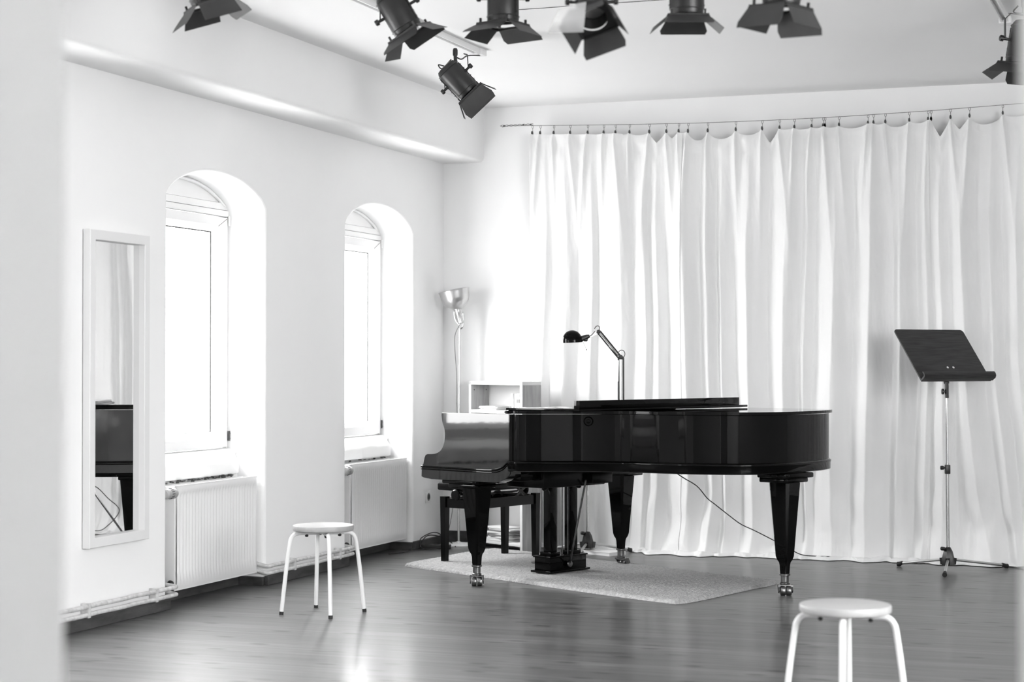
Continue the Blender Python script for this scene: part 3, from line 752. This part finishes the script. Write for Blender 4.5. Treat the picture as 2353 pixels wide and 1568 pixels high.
t = tag(obj('open_booklet', (lambda bm: (box(bm, -.07, .07, -.11, .11, 0, .003), bm)[1])(NB()), 'paper', smooth=False), 'single white sheet lying on top of the shelf unit', 'paper')
t.location = on_shelf(.085, .34, HB+.0005); t.rotation_euler = (0, 0, rzb+.1)

# ------------------------------------------------------------------ music stands
def tripod(t, feet, apex, hub_z, tube_mat='alu'):
    for (x, y) in feet:
        bm = NB(); l = math.hypot(x, y); ux, uy = x/l, y/l
        tube(bm, [(ux*.02, uy*.02, hub_z+.035), (x*.93, y*.93, .022)], .0085, 10); lg = obj('leg', bm, tube_mat, t)
        bm = NB(); tube(bm, [(x*.90, y*.90, .027), (x*.96, y*.96, .016), (x, y, .015)], [.010, .0145, .0145], 12); obj('foot_cap', bm, 'rubber', lg)
    bm = NB()
    lathe(bm, [(.040, hub_z), (.042, hub_z+.012), (.038, hub_z+.045), (.028, hub_z+.085), (.016, hub_z+.108), (.011, hub_z+.112)], seg=6)
    for (x, y) in feet:
        l = math.hypot(x, y); slab(bm, (0, 0, hub_z+.030), (x/l*.050, y/l*.050, hub_z+.022), .026, .040)
    hb = obj('hub', bm, 'black', t)
    bm = NB(); lathe(bm, [(.005, 0), (.007, .02), (.012, .024), (.012, .044), (.009, .048)], (0, 0, hub_z+.098), (-.98, -.2, .1), 14); obj('clamp_knob', bm, 'black', t)
mx, my = -1.325, 11.60
ms = px_thing('music_stand', 'music stand with dark wood-grain desk and chrome tripod, right of the piano', 'music stand', mx, my, 0)
def loc(px_, py_):   # room point to the stand's own frame
    v = Vector((px_-mx, py_-my)); c, s = math.cos(-YAW), math.sin(-YAW); return (v.x*c-v.y*s, v.x*s+v.y*c)
tripod(ms, [loc(-1.304, 11.235), loc(-1.652, 11.75), loc(-.993, 11.86)], None, .035)
bm = NB(); tube(bm, [(0, 0, .06), (-.004, 0, .66)], .0105, 14); obj('lower_tube', bm, 'chrome', ms)
bm = NB(); tube(bm, [(-.004, 0, .60), (-.006, 0, 1.13)], .0075, 14); obj('upper_tube', bm, 'chrome', ms)
bm = NB(); box(bm, -.018, .013, -.014, .014, .595, .65, .003); lathe(bm, [(.006, 0), (.006, .012), (.012, .014), (.013, .03), (.010, .034)], (-.012, 0, .632), (-1, 0, 0), 14); obj('height_clamp', bm, 'black', ms)
bm = NB(); tube(bm, [(-.005, 0, 1.06), (-.005, .004, 1.16)], .012, 12); lathe(bm, [(.006, 0), (.006, .014), (.018, .016), (.018, .028)], (-.008, 0, 1.10), (-1, 0, 0), 16); obj('tilt_clamp', bm, 'black', ms)
# desk: local frame, bottom centre, turned and tilted back
dk = bpy.data.objects.new('desk', None)
phi = math.radians(27); wdk, hdk, tilt = .545, .415, math.radians(40)
ctr = Vector((.055, .0, 1.165))
xa = Vector((math.cos(phi), math.sin(phi), 0)); back = Vector((-math.sin(phi), math.cos(phi), 0)); up_ = (back*math.sin(tilt)+Vector((0, 0, 1))*math.cos(tilt)); nrm = xa.cross(up_)
def D(x, h, n=0): return ctr+xa*x+up_*h+nrm*n
bm = NB(); rr = .022; pts = [(-wdk/2, 0), (wdk/2, 0)]
for cx, cz, a0 in ((wdk/2-rr, hdk-rr, 0), (-wdk/2+rr, hdk-rr, 90)):
    for k in range(7): an = math.radians(a0+15*k); pts.append((cx+rr*math.cos(an), cz+rr*math.sin(an)))
A = [bm.verts.new(D(x, h, .004)) for x, h in pts]; B = [bm.verts.new(D(x, h, -.004)) for x, h in pts]
bm.faces.new(A); bm.faces.new(B[::-1])
for k in range(len(pts)): bm.faces.new((A[k], B[k], B[(k+1) % len(pts)], A[(k+1) % len(pts)]))
bpy.data.objects.remove(dk)
dk = obj('desk', bm, 'deskwood', ms)
bm = NB(); sec = [(.004, .0), (.035, -.004), (.050, .004), (.055, .020), (.052, .034), (.046, .034), (.047, .020), (.043, .008), (.004, .010)]
A = [bm.verts.new(D(-wdk/2-.004, h, n)) for n, h in sec]; B = [bm.verts.new(D(wdk/2+.012, h, n)) for n, h in sec]
bm.faces.new(A[::-1]); bm.faces.new(B)
for k in range(len(sec)): bm.faces.new((A[k], A[(k+1) % len(sec)], B[(k+1) % len(sec)], B[k]))
obj('ledge', bm, 'deskwood', ms, ang=50)
for x in (-.005, .040):
    bm = NB(); lathe(bm, [(.0075, 0), (.007, .002), (.003, .0035)], D(x-.01, .105, .004), nrm, 14); obj('screw', bm, 'metal_white', ms)
bm = NB(); slab(bm, D(-.04, .10, -.010), (-.005, .004, 1.15), .03, .012); obj('bracket', bm, 'black', ms)

m2 = px_thing('music_stand', 'lowered chrome tripod stand partly hidden behind the grand piano', 'stand', -3.72, 11.85, 0)
tripod(m2, [(-.27, .10), (.30, .06), (-.075, -.28)], None, .035)
bm = NB(); tube(bm, [(0, 0, .06), (0, 0, .86)], .0095, 14); obj('pole', bm, 'chrome', m2)
bm = NB(); box(bm, -.015, .015, -.013, .013, .80, .86, .003); lathe(bm, [(.005, 0), (.011, .012), (.011, .03)], (-.012, 0, .83), (-1, 0, 0), 12); obj('height_clamp', bm, 'black', m2)
t = thing('book', 'white paperback lying on the floor under the far piano leg by the curtain', 'book', (-3.60, 11.84, 0), -.45)
bm = NB(); box(bm, -.12, .12, -.08, .08, 0, .003); box(bm, -.12, .12, -.08, .08, .020, .023); box(bm, -.12, .12, .077, .08, 0, .023); obj('cover', bm, 'metal_white', t, smooth=False)
bm = NB(); box(bm, -.117, .117, -.077, .077, .003, .020); obj('pages', bm, 'paper', t, smooth=False)

# ------------------------------------------------------------------ curtain
CLIP = [-4.22, -4.162, -4.063, -3.943, -3.816, -3.701, -3.616, -3.516, -3.376, -3.256, -3.17, -3.105, -2.968, -2.776, -2.597, -2.479, -2.38, -2.265, -2.189, -2.177, -2.084, -1.895, -1.859, -1.782, -1.628, -1.508, -1.489, -1.366, -1.246, -1.039, -.842, -.62, -.45, -.2, .1, .35, .6, .85, 1.1, 1.4, 1.7, 2.0]
FOLD = [-4.235, -4.13, -4.085, -3.978, -3.899, -3.79, -3.752, -3.579, -3.494, -3.405, -3.380, -3.316, -3.254, -3.105, -3.011, -2.953, -2.892, -2.863, -2.77, -2.678, -2.55, -2.434, -2.333, -2.303, -2.25, -2.119, -1.995, -1.889, -1.744, -1.701, -1.594, -1.527, -1.497, -1.435, -1.371, -1.29, -1.177, -1.109, -1.032, -.941, -.851]
AMP = []
Rf = random.Random(5)
x = -.851
while x < 2.3:
    x += Rf.uniform(.05, .13); FOLD.append(x)
def wire_z(x):
    P = [(-4.46, 2.944), (-4.206, 2.932), (-3.6, 2.912), (-3.0, 2.898), (-2.56, 2.8955), (-2.144, 2.897), (-1.5, 2.910), (-.92, 2.931), (2.3, 3.03)]
    for (a, za), (b, zb_) in zip(P, P[1:]):
        if x <= b: return za+(zb_-za)*(x-a)/(b-a)
    return P[-1][1]
WY = 12.17
# depth of every fold knot: even = valley (towards the wall), odd = ridge (towards the room)
dep = []
for i, xx in enumerate(FOLD):
    if i == 0: dep.append(0); continue
    w = xx-FOLD[i-1]
    d = min(.088, .60*w+.008)
    dep.append((dep[-1]+d) if i % 2 else (dep[-1]-d))
import bisect
# remove the drift so that the cloth stays along the wire
sm = []
for i in range(len(dep)):
    a, b = max(0, i-5), min(len(dep), i+6); sm.append(sum(dep[a:b])/(b-a))
dep = [d-s for d, s in zip(dep, sm)]
def fold_depth(x, sharp):
    i = min(max(bisect.bisect_right(FOLD, x)-1, 0), len(FOLD)-2)
    t = (x-FOLD[i])/(FOLD[i+1]-FOLD[i]); t = min(max(t, 0), 1)
    s = t*t*(3-2*t)
    t2 = t*(1-sharp)+s*sharp
    return dep[i]*(1-t2)+dep[i+1]*t2
def curtain_panel(x0, x1, label, idx, dy=0):
    nx = int((x1-x0)/.0055); nz = 170
    bm = NB(); rows = []
    cl = [c for c in CLIP if x0-.01 <= c <= x1+.01]
    allc = CLIP
    for j in range(nz+1):
        v = j/nz; row = []
        for i in range(nx+1):
            u = i/nx; x = x0+(x1-x0)*u
            k = min(max(bisect.bisect_right(allc, x)-1, 0), len(allc)-2)
            a, b = allc[k], allc[k+1]; g = b-a; t = (x-a)/g if g > 0 else 0
            ztop = wire_z(x)-.062
            sag = 0
            if g > .04 and 0 <= t <= 1:
                dd = {8: .62, 9: .5, 11: .42, 12: .28, 13: .2, 14: .8, 20: .12, 23: .22, 26: .95, 27: .65, 28: .28}.get(k, .12)
                if x < -3.56: dd = .05
                sag = dd*g*((4*t*(1-t))**.75 if dd < .45 else (1-abs(2*t-1))**.85)
            zt_ = ztop-sag
            # vertical profile, a little cloth lies on the floor
            h = v
            z = zt_*(1-h)+0.0*h if h < 1 else 0
            fall = zt_-z
            # x drifts of the folds on the way down
            lo = max(0, (1.3-z)/1.3)
            xs = x+.018*math.sin(z*2.1+x*3.1)*min(1, fall*1.5)+.012*noise.noise(Vector((x*2, z*1.3, 7)))
            if x > -1.50 and x < -.75: xs -= .20*lo**1.6*math.exp(-((x+1.08)/.26)**2)
            amp = min(1, .22+fall*.95)
            d = fold_depth(xs, .32)*amp*(1+.25*noise.noise(Vector((x*1.5, z*.8, 2))))
            # pleats that start at the clips
            for c in allc[max(0, k-2):k+4]:
                w = .007+.036*min(fall, 1.2)**.8; r = (x-c-(.10*fall*math.sin(c*17)))/w
                if abs(r) < 3: d += (.034*math.exp(-fall/.55)+.012*math.exp(-fall/1.9))*math.exp(-abs(r)**1.35)*min(1, fall*12+.2)
            # swag wrinkles between clips
            if g > .09 and fall < .5: d += .016*math.sin(t*PI)*math.sin((fall-.02)*38+k)*math.exp(-fall/.14)*min(1, g*7)
            # fine wrinkles, crumpling towards the floor
            d += .006*noise.noise(Vector((x*22, z*2.2, 1)))+.016*noise.noise(Vector((x*7, z*.9, 21)))+.0016*noise.noise(Vector((x*70, z*20, 4)))*(1 if .2 < noise.noise(Vector((x*.9, z*.7, 11)))+.35 else .2)
            if z < .9:
                q_ = 1-z/.9; q_ *= min(1, max(.3, (x+3.75)/.4))
                d += q_*q_*(.10*noise.noise(Vector((x*4.2+z*1.5, z*2.6, 3)))+.040*noise.noise(Vector((x*10, z*7, 6))))+.07*q_**2.5
            y = WY-.028-d+dy
            if z < .16:
                q_ = (1-z/.16)
                y -= (q_*min(1, max(.45, (x+3.75)/.4)))**2*(.045+.035*noise.noise(Vector((x*3.1, 0, 5)))+.03*noise.noise(Vector((x*9, z*14, 5))))
                z = z+.010*q_*abs(noise.noise(Vector((x*13, y*14, 8))))+.002
            y = min(y, YB-.030)
            row.append(bm.verts.new((x, y, z)))
        rows.append(row)
    # train lying on the floor
    for s in range(1, 9):
        row = []
        for i in range(nx+1):
            p = rows[nz][i].co; x = p.x
            wdt = (.10+.07*noise.noise(Vector((x*2.2, 1, 0)))+.04*noise.noise(Vector((x*9, 3, 0))))*min(1, max(.3, (x+3.75)/.4))
            t = s/8
            hz = .030*math.sin(t*PI)*(.5+noise.noise(Vector((x*11, t*2, 0))))+.010*abs(noise.noise(Vector((x*24, t*4, 2))))
            row.append(bm.verts.new((x+.02*noise.noise(Vector((x*8, t*3, 5))), p.y-wdt*t, max(.002, .004+hz*(1 if s < 8 else .15)))))
        rows.append(row)
    for A, B in zip(rows, rows[1:]):
        for k in range(nx): bm.faces.new((A[k], B[k], B[k+1], A[k+1]))
    c = tag(obj('curtain', bm, 'curtain', None, ang=180), label, 'curtain', 'white curtain panels along the back wall')
    for cx in cl:
        if idx and abs(cx-x0) < .012 and cx < x0: continue
        bm = NB(); z = wire_z(cx); yy = WY
        tube(bm, [(cx+.006*math.cos(an), yy, z-.009+.010*math.sin(an)) for an in [2*PI*k/12 for k in range(12)]], .0014, 6, closed=True)
        tube(bm, [(cx, yy, z-.02), (cx, yy, z-.040)], .0016, 6)
        # jaws
        prism(bm, [(cx-.004, z-.040), (cx+.004, z-.040), (cx+.007, z-.054), (cx+.004, z-.066), (cx-.004, z-.066), (cx-.007, z-.054)], yy-.016, yy-.004, 'y')
        obj('curtain_clip', bm, 'wire', c)
    return c
curtain_panel(-4.235, -3.137, 'leftmost white curtain panel, behind the black desk lamp', 0)
curtain_panel(-3.142, -2.183, 'white curtain panel directly behind the body of the grand piano', 1, .004)
curtain_panel(-2.186, -1.498, 'white curtain panel just right of the piano tail', 2, 0)
curtain_panel(-1.502, 2.1, 'rightmost white curtain panel, behind the wooden music stand', 3, .004)
bm = NB(); pts = [(x, WY, wire_z(x)) for x in [-4.33+k*.16 for k in range(41)]]
tube(bm, [(-4.48, YB, 2.944), (-4.42, WY+.03, 2.943), (-4.33, WY, wire_z(-4.33))]+pts[1:], .0016, 6)
tube(bm, [(2.2, WY, wire_z(2.2)), (XR, WY, wire_z(2.3))], .0016, 6)
# twisted loose end
for s in (0, PI):
    tube(bm, [(-4.46+k*.009, WY+.004*math.cos(k*.9+s), 2.941+.005*math.sin(k*.9+s)) for k in range(28)], .0018, 6)
for k in (3, 19, 25): sphere(bm, (-4.46+k*.009, WY, 2.941), .006, 8)
tag(obj('curtain_wire', bm, 'wire'), 'thin steel wire carrying the curtain clips across the back wall', 'wire')

# ------------------------------------------------------------------ cables
def cable(name, pts, r, label, n=10):
    bm = NB(); tube(bm, bez(pts, n), r, 8); tag(obj(name, bm, 'cable'), label, 'cable')
cable('cable', [(-2.84, 10.60, .665), (-2.76, 10.66, .60), (-2.735, 10.92, .530), (-2.715, 11.1, .445), (-2.70, 11.25, .395), (-2.655, 11.45, .310), (-2.62, 11.62, .245), (-2.56, 11.75, .195), (-2.47, 11.84, .135), (-2.38, 11.90, .080), (-2.30, 11.93, .035), (-2.22, 11.96, .024), (-2.10, 11.98, .022)], .0032, 'thin black cable hanging from under the piano down to the curtain')
cable('cable', [(-.995, 11.91, .006), (-.93, 11.86, .006), (-.86, 11.74, .006), (-.6, 11.5, .006), (-.1, 11.4, .006)], .005, 'black cable on the floor at the right edge beyond the music stand')
cable('cable', [(-4.93, 11.30, .008), (-4.88, 11.45, .008), (-4.88, 11.60, .010), (-4.87, 11.70, .018), (-4.885, 11.74, .07), (-4.84, 11.83, .105), (-4.78, 11.84, .095), (-4.73, 11.78, .04), (-4.71, 11.74, .02), (-4.76, 11.66, .012), (-4.83, 11.66, .010), (-4.88, 11.72, .03), (-4.87, 11.84, .085), (-4.80, 11.96, .060), (-4.74, 12.0, .008), (-4.70, 11.92, .006)], .0038, 'loop of black cable on the floor in the corner by the radiator')
t = thing('power_strip', 'flat black power strip on the floor near the corner', 'power strip', (-4.79, 11.79, 0), .2)
bm = NB(); box(bm, -.10, .10, -.035, .035, 0, .030, .006); obj('housing', bm, 'rubber', t)
bm = NB(); [lathe(bm, [(.018, .0), (.018, .002)], (x_, 0, .0295), (0, 0, 1), 16) for x_ in (-.06, 0, .06)]; obj('socket_hole', bm, 'crumb', t)

# ------------------------------------------------------------------ ceiling tracks and spotlights
def track(x0, y0, x1, y1, z, label, endbox=True):
    d = Vector((x1-x0, y1-y0)); L = d.length
    t = thing('lighting_track', label, 'track', (x0, y0, z), math.atan2(d.y, d.x), 'white ceiling lighting tracks')
    bm = NB()
    for y in (-.016, .016): box(bm, 0, L, y-.003, y+.003, -.032, 0)
    box(bm, 0, L, -.016, .016, -.004, 0); obj('rail', bm, 'metal_white', t, smooth=False)
    bm = NB(); box(bm, L-.005, L+.085, -.032, .032, -.036, 0, .003); obj('end_feed', bm, 'metal_white', t)
track(-3.80, 3.0, -3.775, 9.90, ZC, 'white ceiling track ending above the piano bench, left of centre')
track(-.90, 3.0, -.835, 9.92, ZC, 'white ceiling track at the right edge of the picture')
track(-4.5, 7.35, -.6, 7.35, ZC, 'white ceiling cross track carrying the row of spotlights')
track(-4.5, 6.25, -.6, 6.25, ZC, 'nearer white ceiling cross track, above the picture')
bm = NB(); tube(bm, [(-3.22+k*.1, 8.88+.003*math.sin(k), ZC-.003) for k in range(18)], .0016, 6)
tag(obj('ceiling_cord', bm, 'wire'), 'thin dark cord running straight across the ceiling behind the spotlights', 'cord')

def campt(x, y, z):     # picture position and distance to a room point (used once to place each lamp)
    f = Vector((-math.sin(YAW)*math.cos(PITCH), math.cos(YAW)*math.cos(PITCH), math.sin(PITCH))); r = Vector((math.cos(YAW), math.sin(YAW), 0)); u = r.cross(f)
    return Vector((0, 0, CAMH))+(f+r*(x-1176.5)/4250-u*(y-784)/4250)*z
Fv = Vector((-math.sin(YAW), math.cos(YAW), 0)); Rv = Vector((math.cos(YAW), math.sin(YAW), 0)); Uv = Vector((0, 0, 1))
def spotlight(ring, aim, roll, label, opens=(50, 50, 50, 50), scale=1.0, gel=False, yoke_rot=0, hang=None):
    """ring: centre of the front ring in the room; aim: (right, up, away)"""
    d = (Rv*aim[0]+Uv*aim[1]+Fv*aim[2]).normalized()
    t = thing('spotlight', label, 'spotlight', ring, 0, 'black stage spotlights with barn doors')
    xax = d.cross(Fv) if abs(d.dot(Fv)) < .9 else d.cross(Uv)
    xax.normalize(); yax = d.cross(xax)            # local z = aim
    mt = Matrix((xax, yax, d)).transposed().to_4x4() @ Matrix.Rotation(math.radians(roll), 4, 'Z')
    t.matrix_world = Matrix.Translation(ring) @ mt @ Matrix.Scale(scale, 4)
    r = .068; Ln = .175
    bm = NB(); lathe(bm, [(r*.55, -Ln-.020), (r*.80, -Ln-.016), (r*.92, -Ln-.004), (r*.97, -Ln+.01), (r, -.10), (r, -.006), (r*.97, 0), (r*.90, 0), (r*.90, -.10), (r*.4, -.12)], seg=40, capb=True)
    hs = obj('housing', bm, 'black', t)
    bm = NB()
    for k in range(5):
        zz = -.035-k*.027
        for s in (1, -1): tube(bm, [(s*(r-.001), -.012, zz), (s*(r+.004), 0, zz-.002), (s*(r-.001), .012, zz)], .003, 6)
    for z0 in (-Ln+.008, -.02): tube(bm, [((r+.001)*math.cos(2*PI*k/40), (r+.001)*math.sin(2*PI*k/40), z0) for k in range(40)], .0022, 6, closed=True)
    for s in (1, -1): slab(bm, (s*r, 0, -.16), (s*r, 0, -.02), .006, .014, up=(0, 1, 0))
    obj('vent_rib', bm, 'black', hs)
    bm = NB(); lathe(bm, [(.0, -.050), (r*.85, -.060)], seg=32, capa=False, capb=False); obj('lens', bm, 'alu', hs)
    # gel frame
    q_ = .080; bm = NB()
    for s in (1, -1): box(bm, s*q_-.004, s*q_+.004, -q_, q_, .008, .018); box(bm, -q_, q_, s*q_-.004, s*q_+.004, .008, .018)
    n = 40
    for k in range(n):
        a0, a1 = 2*PI*k/n, 2*PI*(k+1)/n
        def sqp(a): m_ = max(abs(math.cos(a)), abs(math.sin(a))); return (q_*math.cos(a)/m_, q_*math.sin(a)/m_)
        p0, p1 = sqp(a0), sqp(a1)
        bm.faces.new([bm.verts.new((x_, y_, .013)) for x_, y_ in (p0, p1, (r*.92*math.cos(a1), r*.92*math.sin(a1)), (r*.92*math.cos(a0), r*.92*math.sin(a0)))])
    for s in (1, -1):
        for s2 in (1, -1): box(bm, s*(q_-.012)-.004, s*(q_-.012)+.004, s2*(q_-.01)-.004, s2*(q_-.01)+.004, -.012, .010)
    obj('colour_frame', bm, 'black', t, smooth=False)
    for k in range(4):
        op = math.radians(opens[k]); rot = Matrix.Rotation(k*PI/2, 4, 'Z')
        bm = NB(); wi, wo, lf = .080, .098, .092
        # wide flaps have corner folds
        base = Vector((0, q_+.004, .018)); dr = Vector((0, math.sin(op), math.cos(op))); nn = Vector((0, math.cos(op), -math.sin(op)))
        pl = [(-wi, 0), (wi, 0), (wo, lf*.72), (wo-.006, lf), (-wo+.006, lf), (-wo, lf*.72)] if k % 2 == 0 else [(-wi+.004, 0), (wi-.004, 0), (wi+.004, lf*.85), (-wi-.004, lf*.85)]
        A = [bm.verts.new(rot @ (base+Vector((x_, 0, 0))+dr*h)) for x_, h in pl]; B = [bm.verts.new(rot @ (base+Vector((x_, 0, 0))+dr*h+nn*.0015)) for x_, h in pl]
        bm.faces.new(A); bm.faces.new(B[::-1])
        for i in range(len(pl)): bm.faces.new((A[i], B[i], B[(i+1) % len(pl)], A[(i+1) % len(pl)]))
        fl__ = obj('barn_door', bm, 'flap', t, smooth=False)
        bm = NB(); tube(bm, [rot @ Vector((-wi, q_+.004, .018)), rot @ Vector((wi, q_+.004, .018))], .0035, 8); obj('hinge', bm, 'black', fl__)
    if gel:
        bm = NB(); rows = []; inv_ = t.matrix_world.inverted()
        for i in range(13):
            u = i/12; row = []
            for j in range(9):
                v = j/8; px_ = 1259+26*(1-v)*(1-u)**2+88*u-6*v*u; py_ = 20-16*u+v*(56+14*u)
                row.append(bm.verts.new(inv_ @ campt(px_, py_, 6.42+.07*u-.04*math.sin(v*PI))))
            rows.append(row)
        for A, B in zip(rows, rows[1:]):
            for k in range(8): bm.faces.new((A[k], A[k+1], B[k+1], B[k]))
        obj('gel_sheet', bm, 'gel', t)
    # yoke towards the ceiling and hanger, built in room axes
    inv = t.matrix_world.inverted()
    pc = Vector(ring)-d*(.10*scale)                    # pivot on the barrel
    side_ = (Rv*math.cos(yoke_rot)+Fv*math.sin(yoke_rot)); side_ = (side_-d*side_.dot(d)).normalized()
    hw = (r+.020)*scale
    topc = Vector(hang) if hang else Vector((pc.x, pc.y, ZC-.055))
    yk = pc+(topc-pc).normalized()*min(.17, (topc-pc).length*.75)
    bm = NB()
    pts = [pc+side_*hw, pc+side_*hw+(yk-pc)*.75, pc+side_*hw*.7+(yk-pc), yk, pc-side_*hw*.7+(yk-pc), pc-side_*hw+(yk-pc)*.75, pc-side_*hw]
    for a_, b_ in zip(pts, pts[1:]): slab(bm, inv @ a_, inv @ b_, .024/scale, .004/scale, up=inv.to_3x3() @ side_)
    tube(bm, [inv @ yk, inv @ topc], .010, 10); lathe(bm, [(.013, 0), (.014, .01), (.014, .03), (.010, .04)], inv @ topc, (inv.to_3x3() @ Uv), 14)
    obj('yoke', bm, 'black', t)
    for s in (1, -1):
        bm = NB(); lathe(bm, [(.007, -.02), (.007, .006), (.014, .008), (.014, .022), (.010, .026)], inv @ (pc+side_*hw*s), inv.to_3x3() @ (side_*s), 14); obj('tilt_knob', bm, 'black', t)
    rear = Vector(ring)-d*(Ln+.02)*scale
    bm = NB(); tube(bm, bez([inv @ rear, inv @ (rear-d*.03-side_*.02), inv @ (rear.lerp(topc, .5)-side_*.06+Vector((0, 0, .0))), inv @ (topc-side_*.03)], 8), .0035, 8); obj('cord', bm, 'cable', t)
    return t
spotlight(campt(476, 3, 7.5), (.32, -.94, .1), 62, 'black spotlight at the top left, far left of the row', (50, 40, 35, 25), .98)
spotlight(campt(938, 70, 8.1), (.50, -.86, .02), 25, 'black spotlight tilted right, second from the left', (62, 45, 62, 45), .97)
spotlight(campt(1156, 50, 7.9), (0, -1, -.02), 35, 'black spotlight pointing straight down, third from the left', (62, 50, 62, 50), 1.0)
spotlight(campt(1362, 40, 6.6), (.02, -.78, -.62), 25, 'black spotlight with a frosted gel sheet clipped on, in the middle of the row', (25, 30, 28, 30), .84, gel=True)
spotlight(campt(1578, 33, 7.4), (0, -1, .03), 0, 'black spotlight seen square on with splayed side flaps, right of the gel lamp', (64, 50, 64, 50), .98)
spotlight(campt(1795, 10, 6.5), (-.06, -1, .03), 45, 'black spotlight with two flaps in a V, rightmost of the middle row', (30, 30, 30, 30), .98)
spotlight(campt(2345, 146, 9.1), (-.16, -.98, .02), 30, 'black spotlight cut off by the right edge under the ceiling', (55, 50, 55, 50), 1.08)
s8 = spotlight(campt(1078, 212, 10.2), (.68, -.72, .05), 5, 'black spotlight hanging lowest, at the end of the left ceiling track', (8, 25, 8, 25), 1.0, hang=campt(1046, 128, 10.2))
cable('track_cable', [tuple(campt(1046, 130, 10.2)), tuple(campt(1060, 136, 10.25)), tuple(campt(1075, 128, 10.4)), (-3.775, 9.97, 3.052)], .004, 'short black lead from the lowest spotlight to the track end')
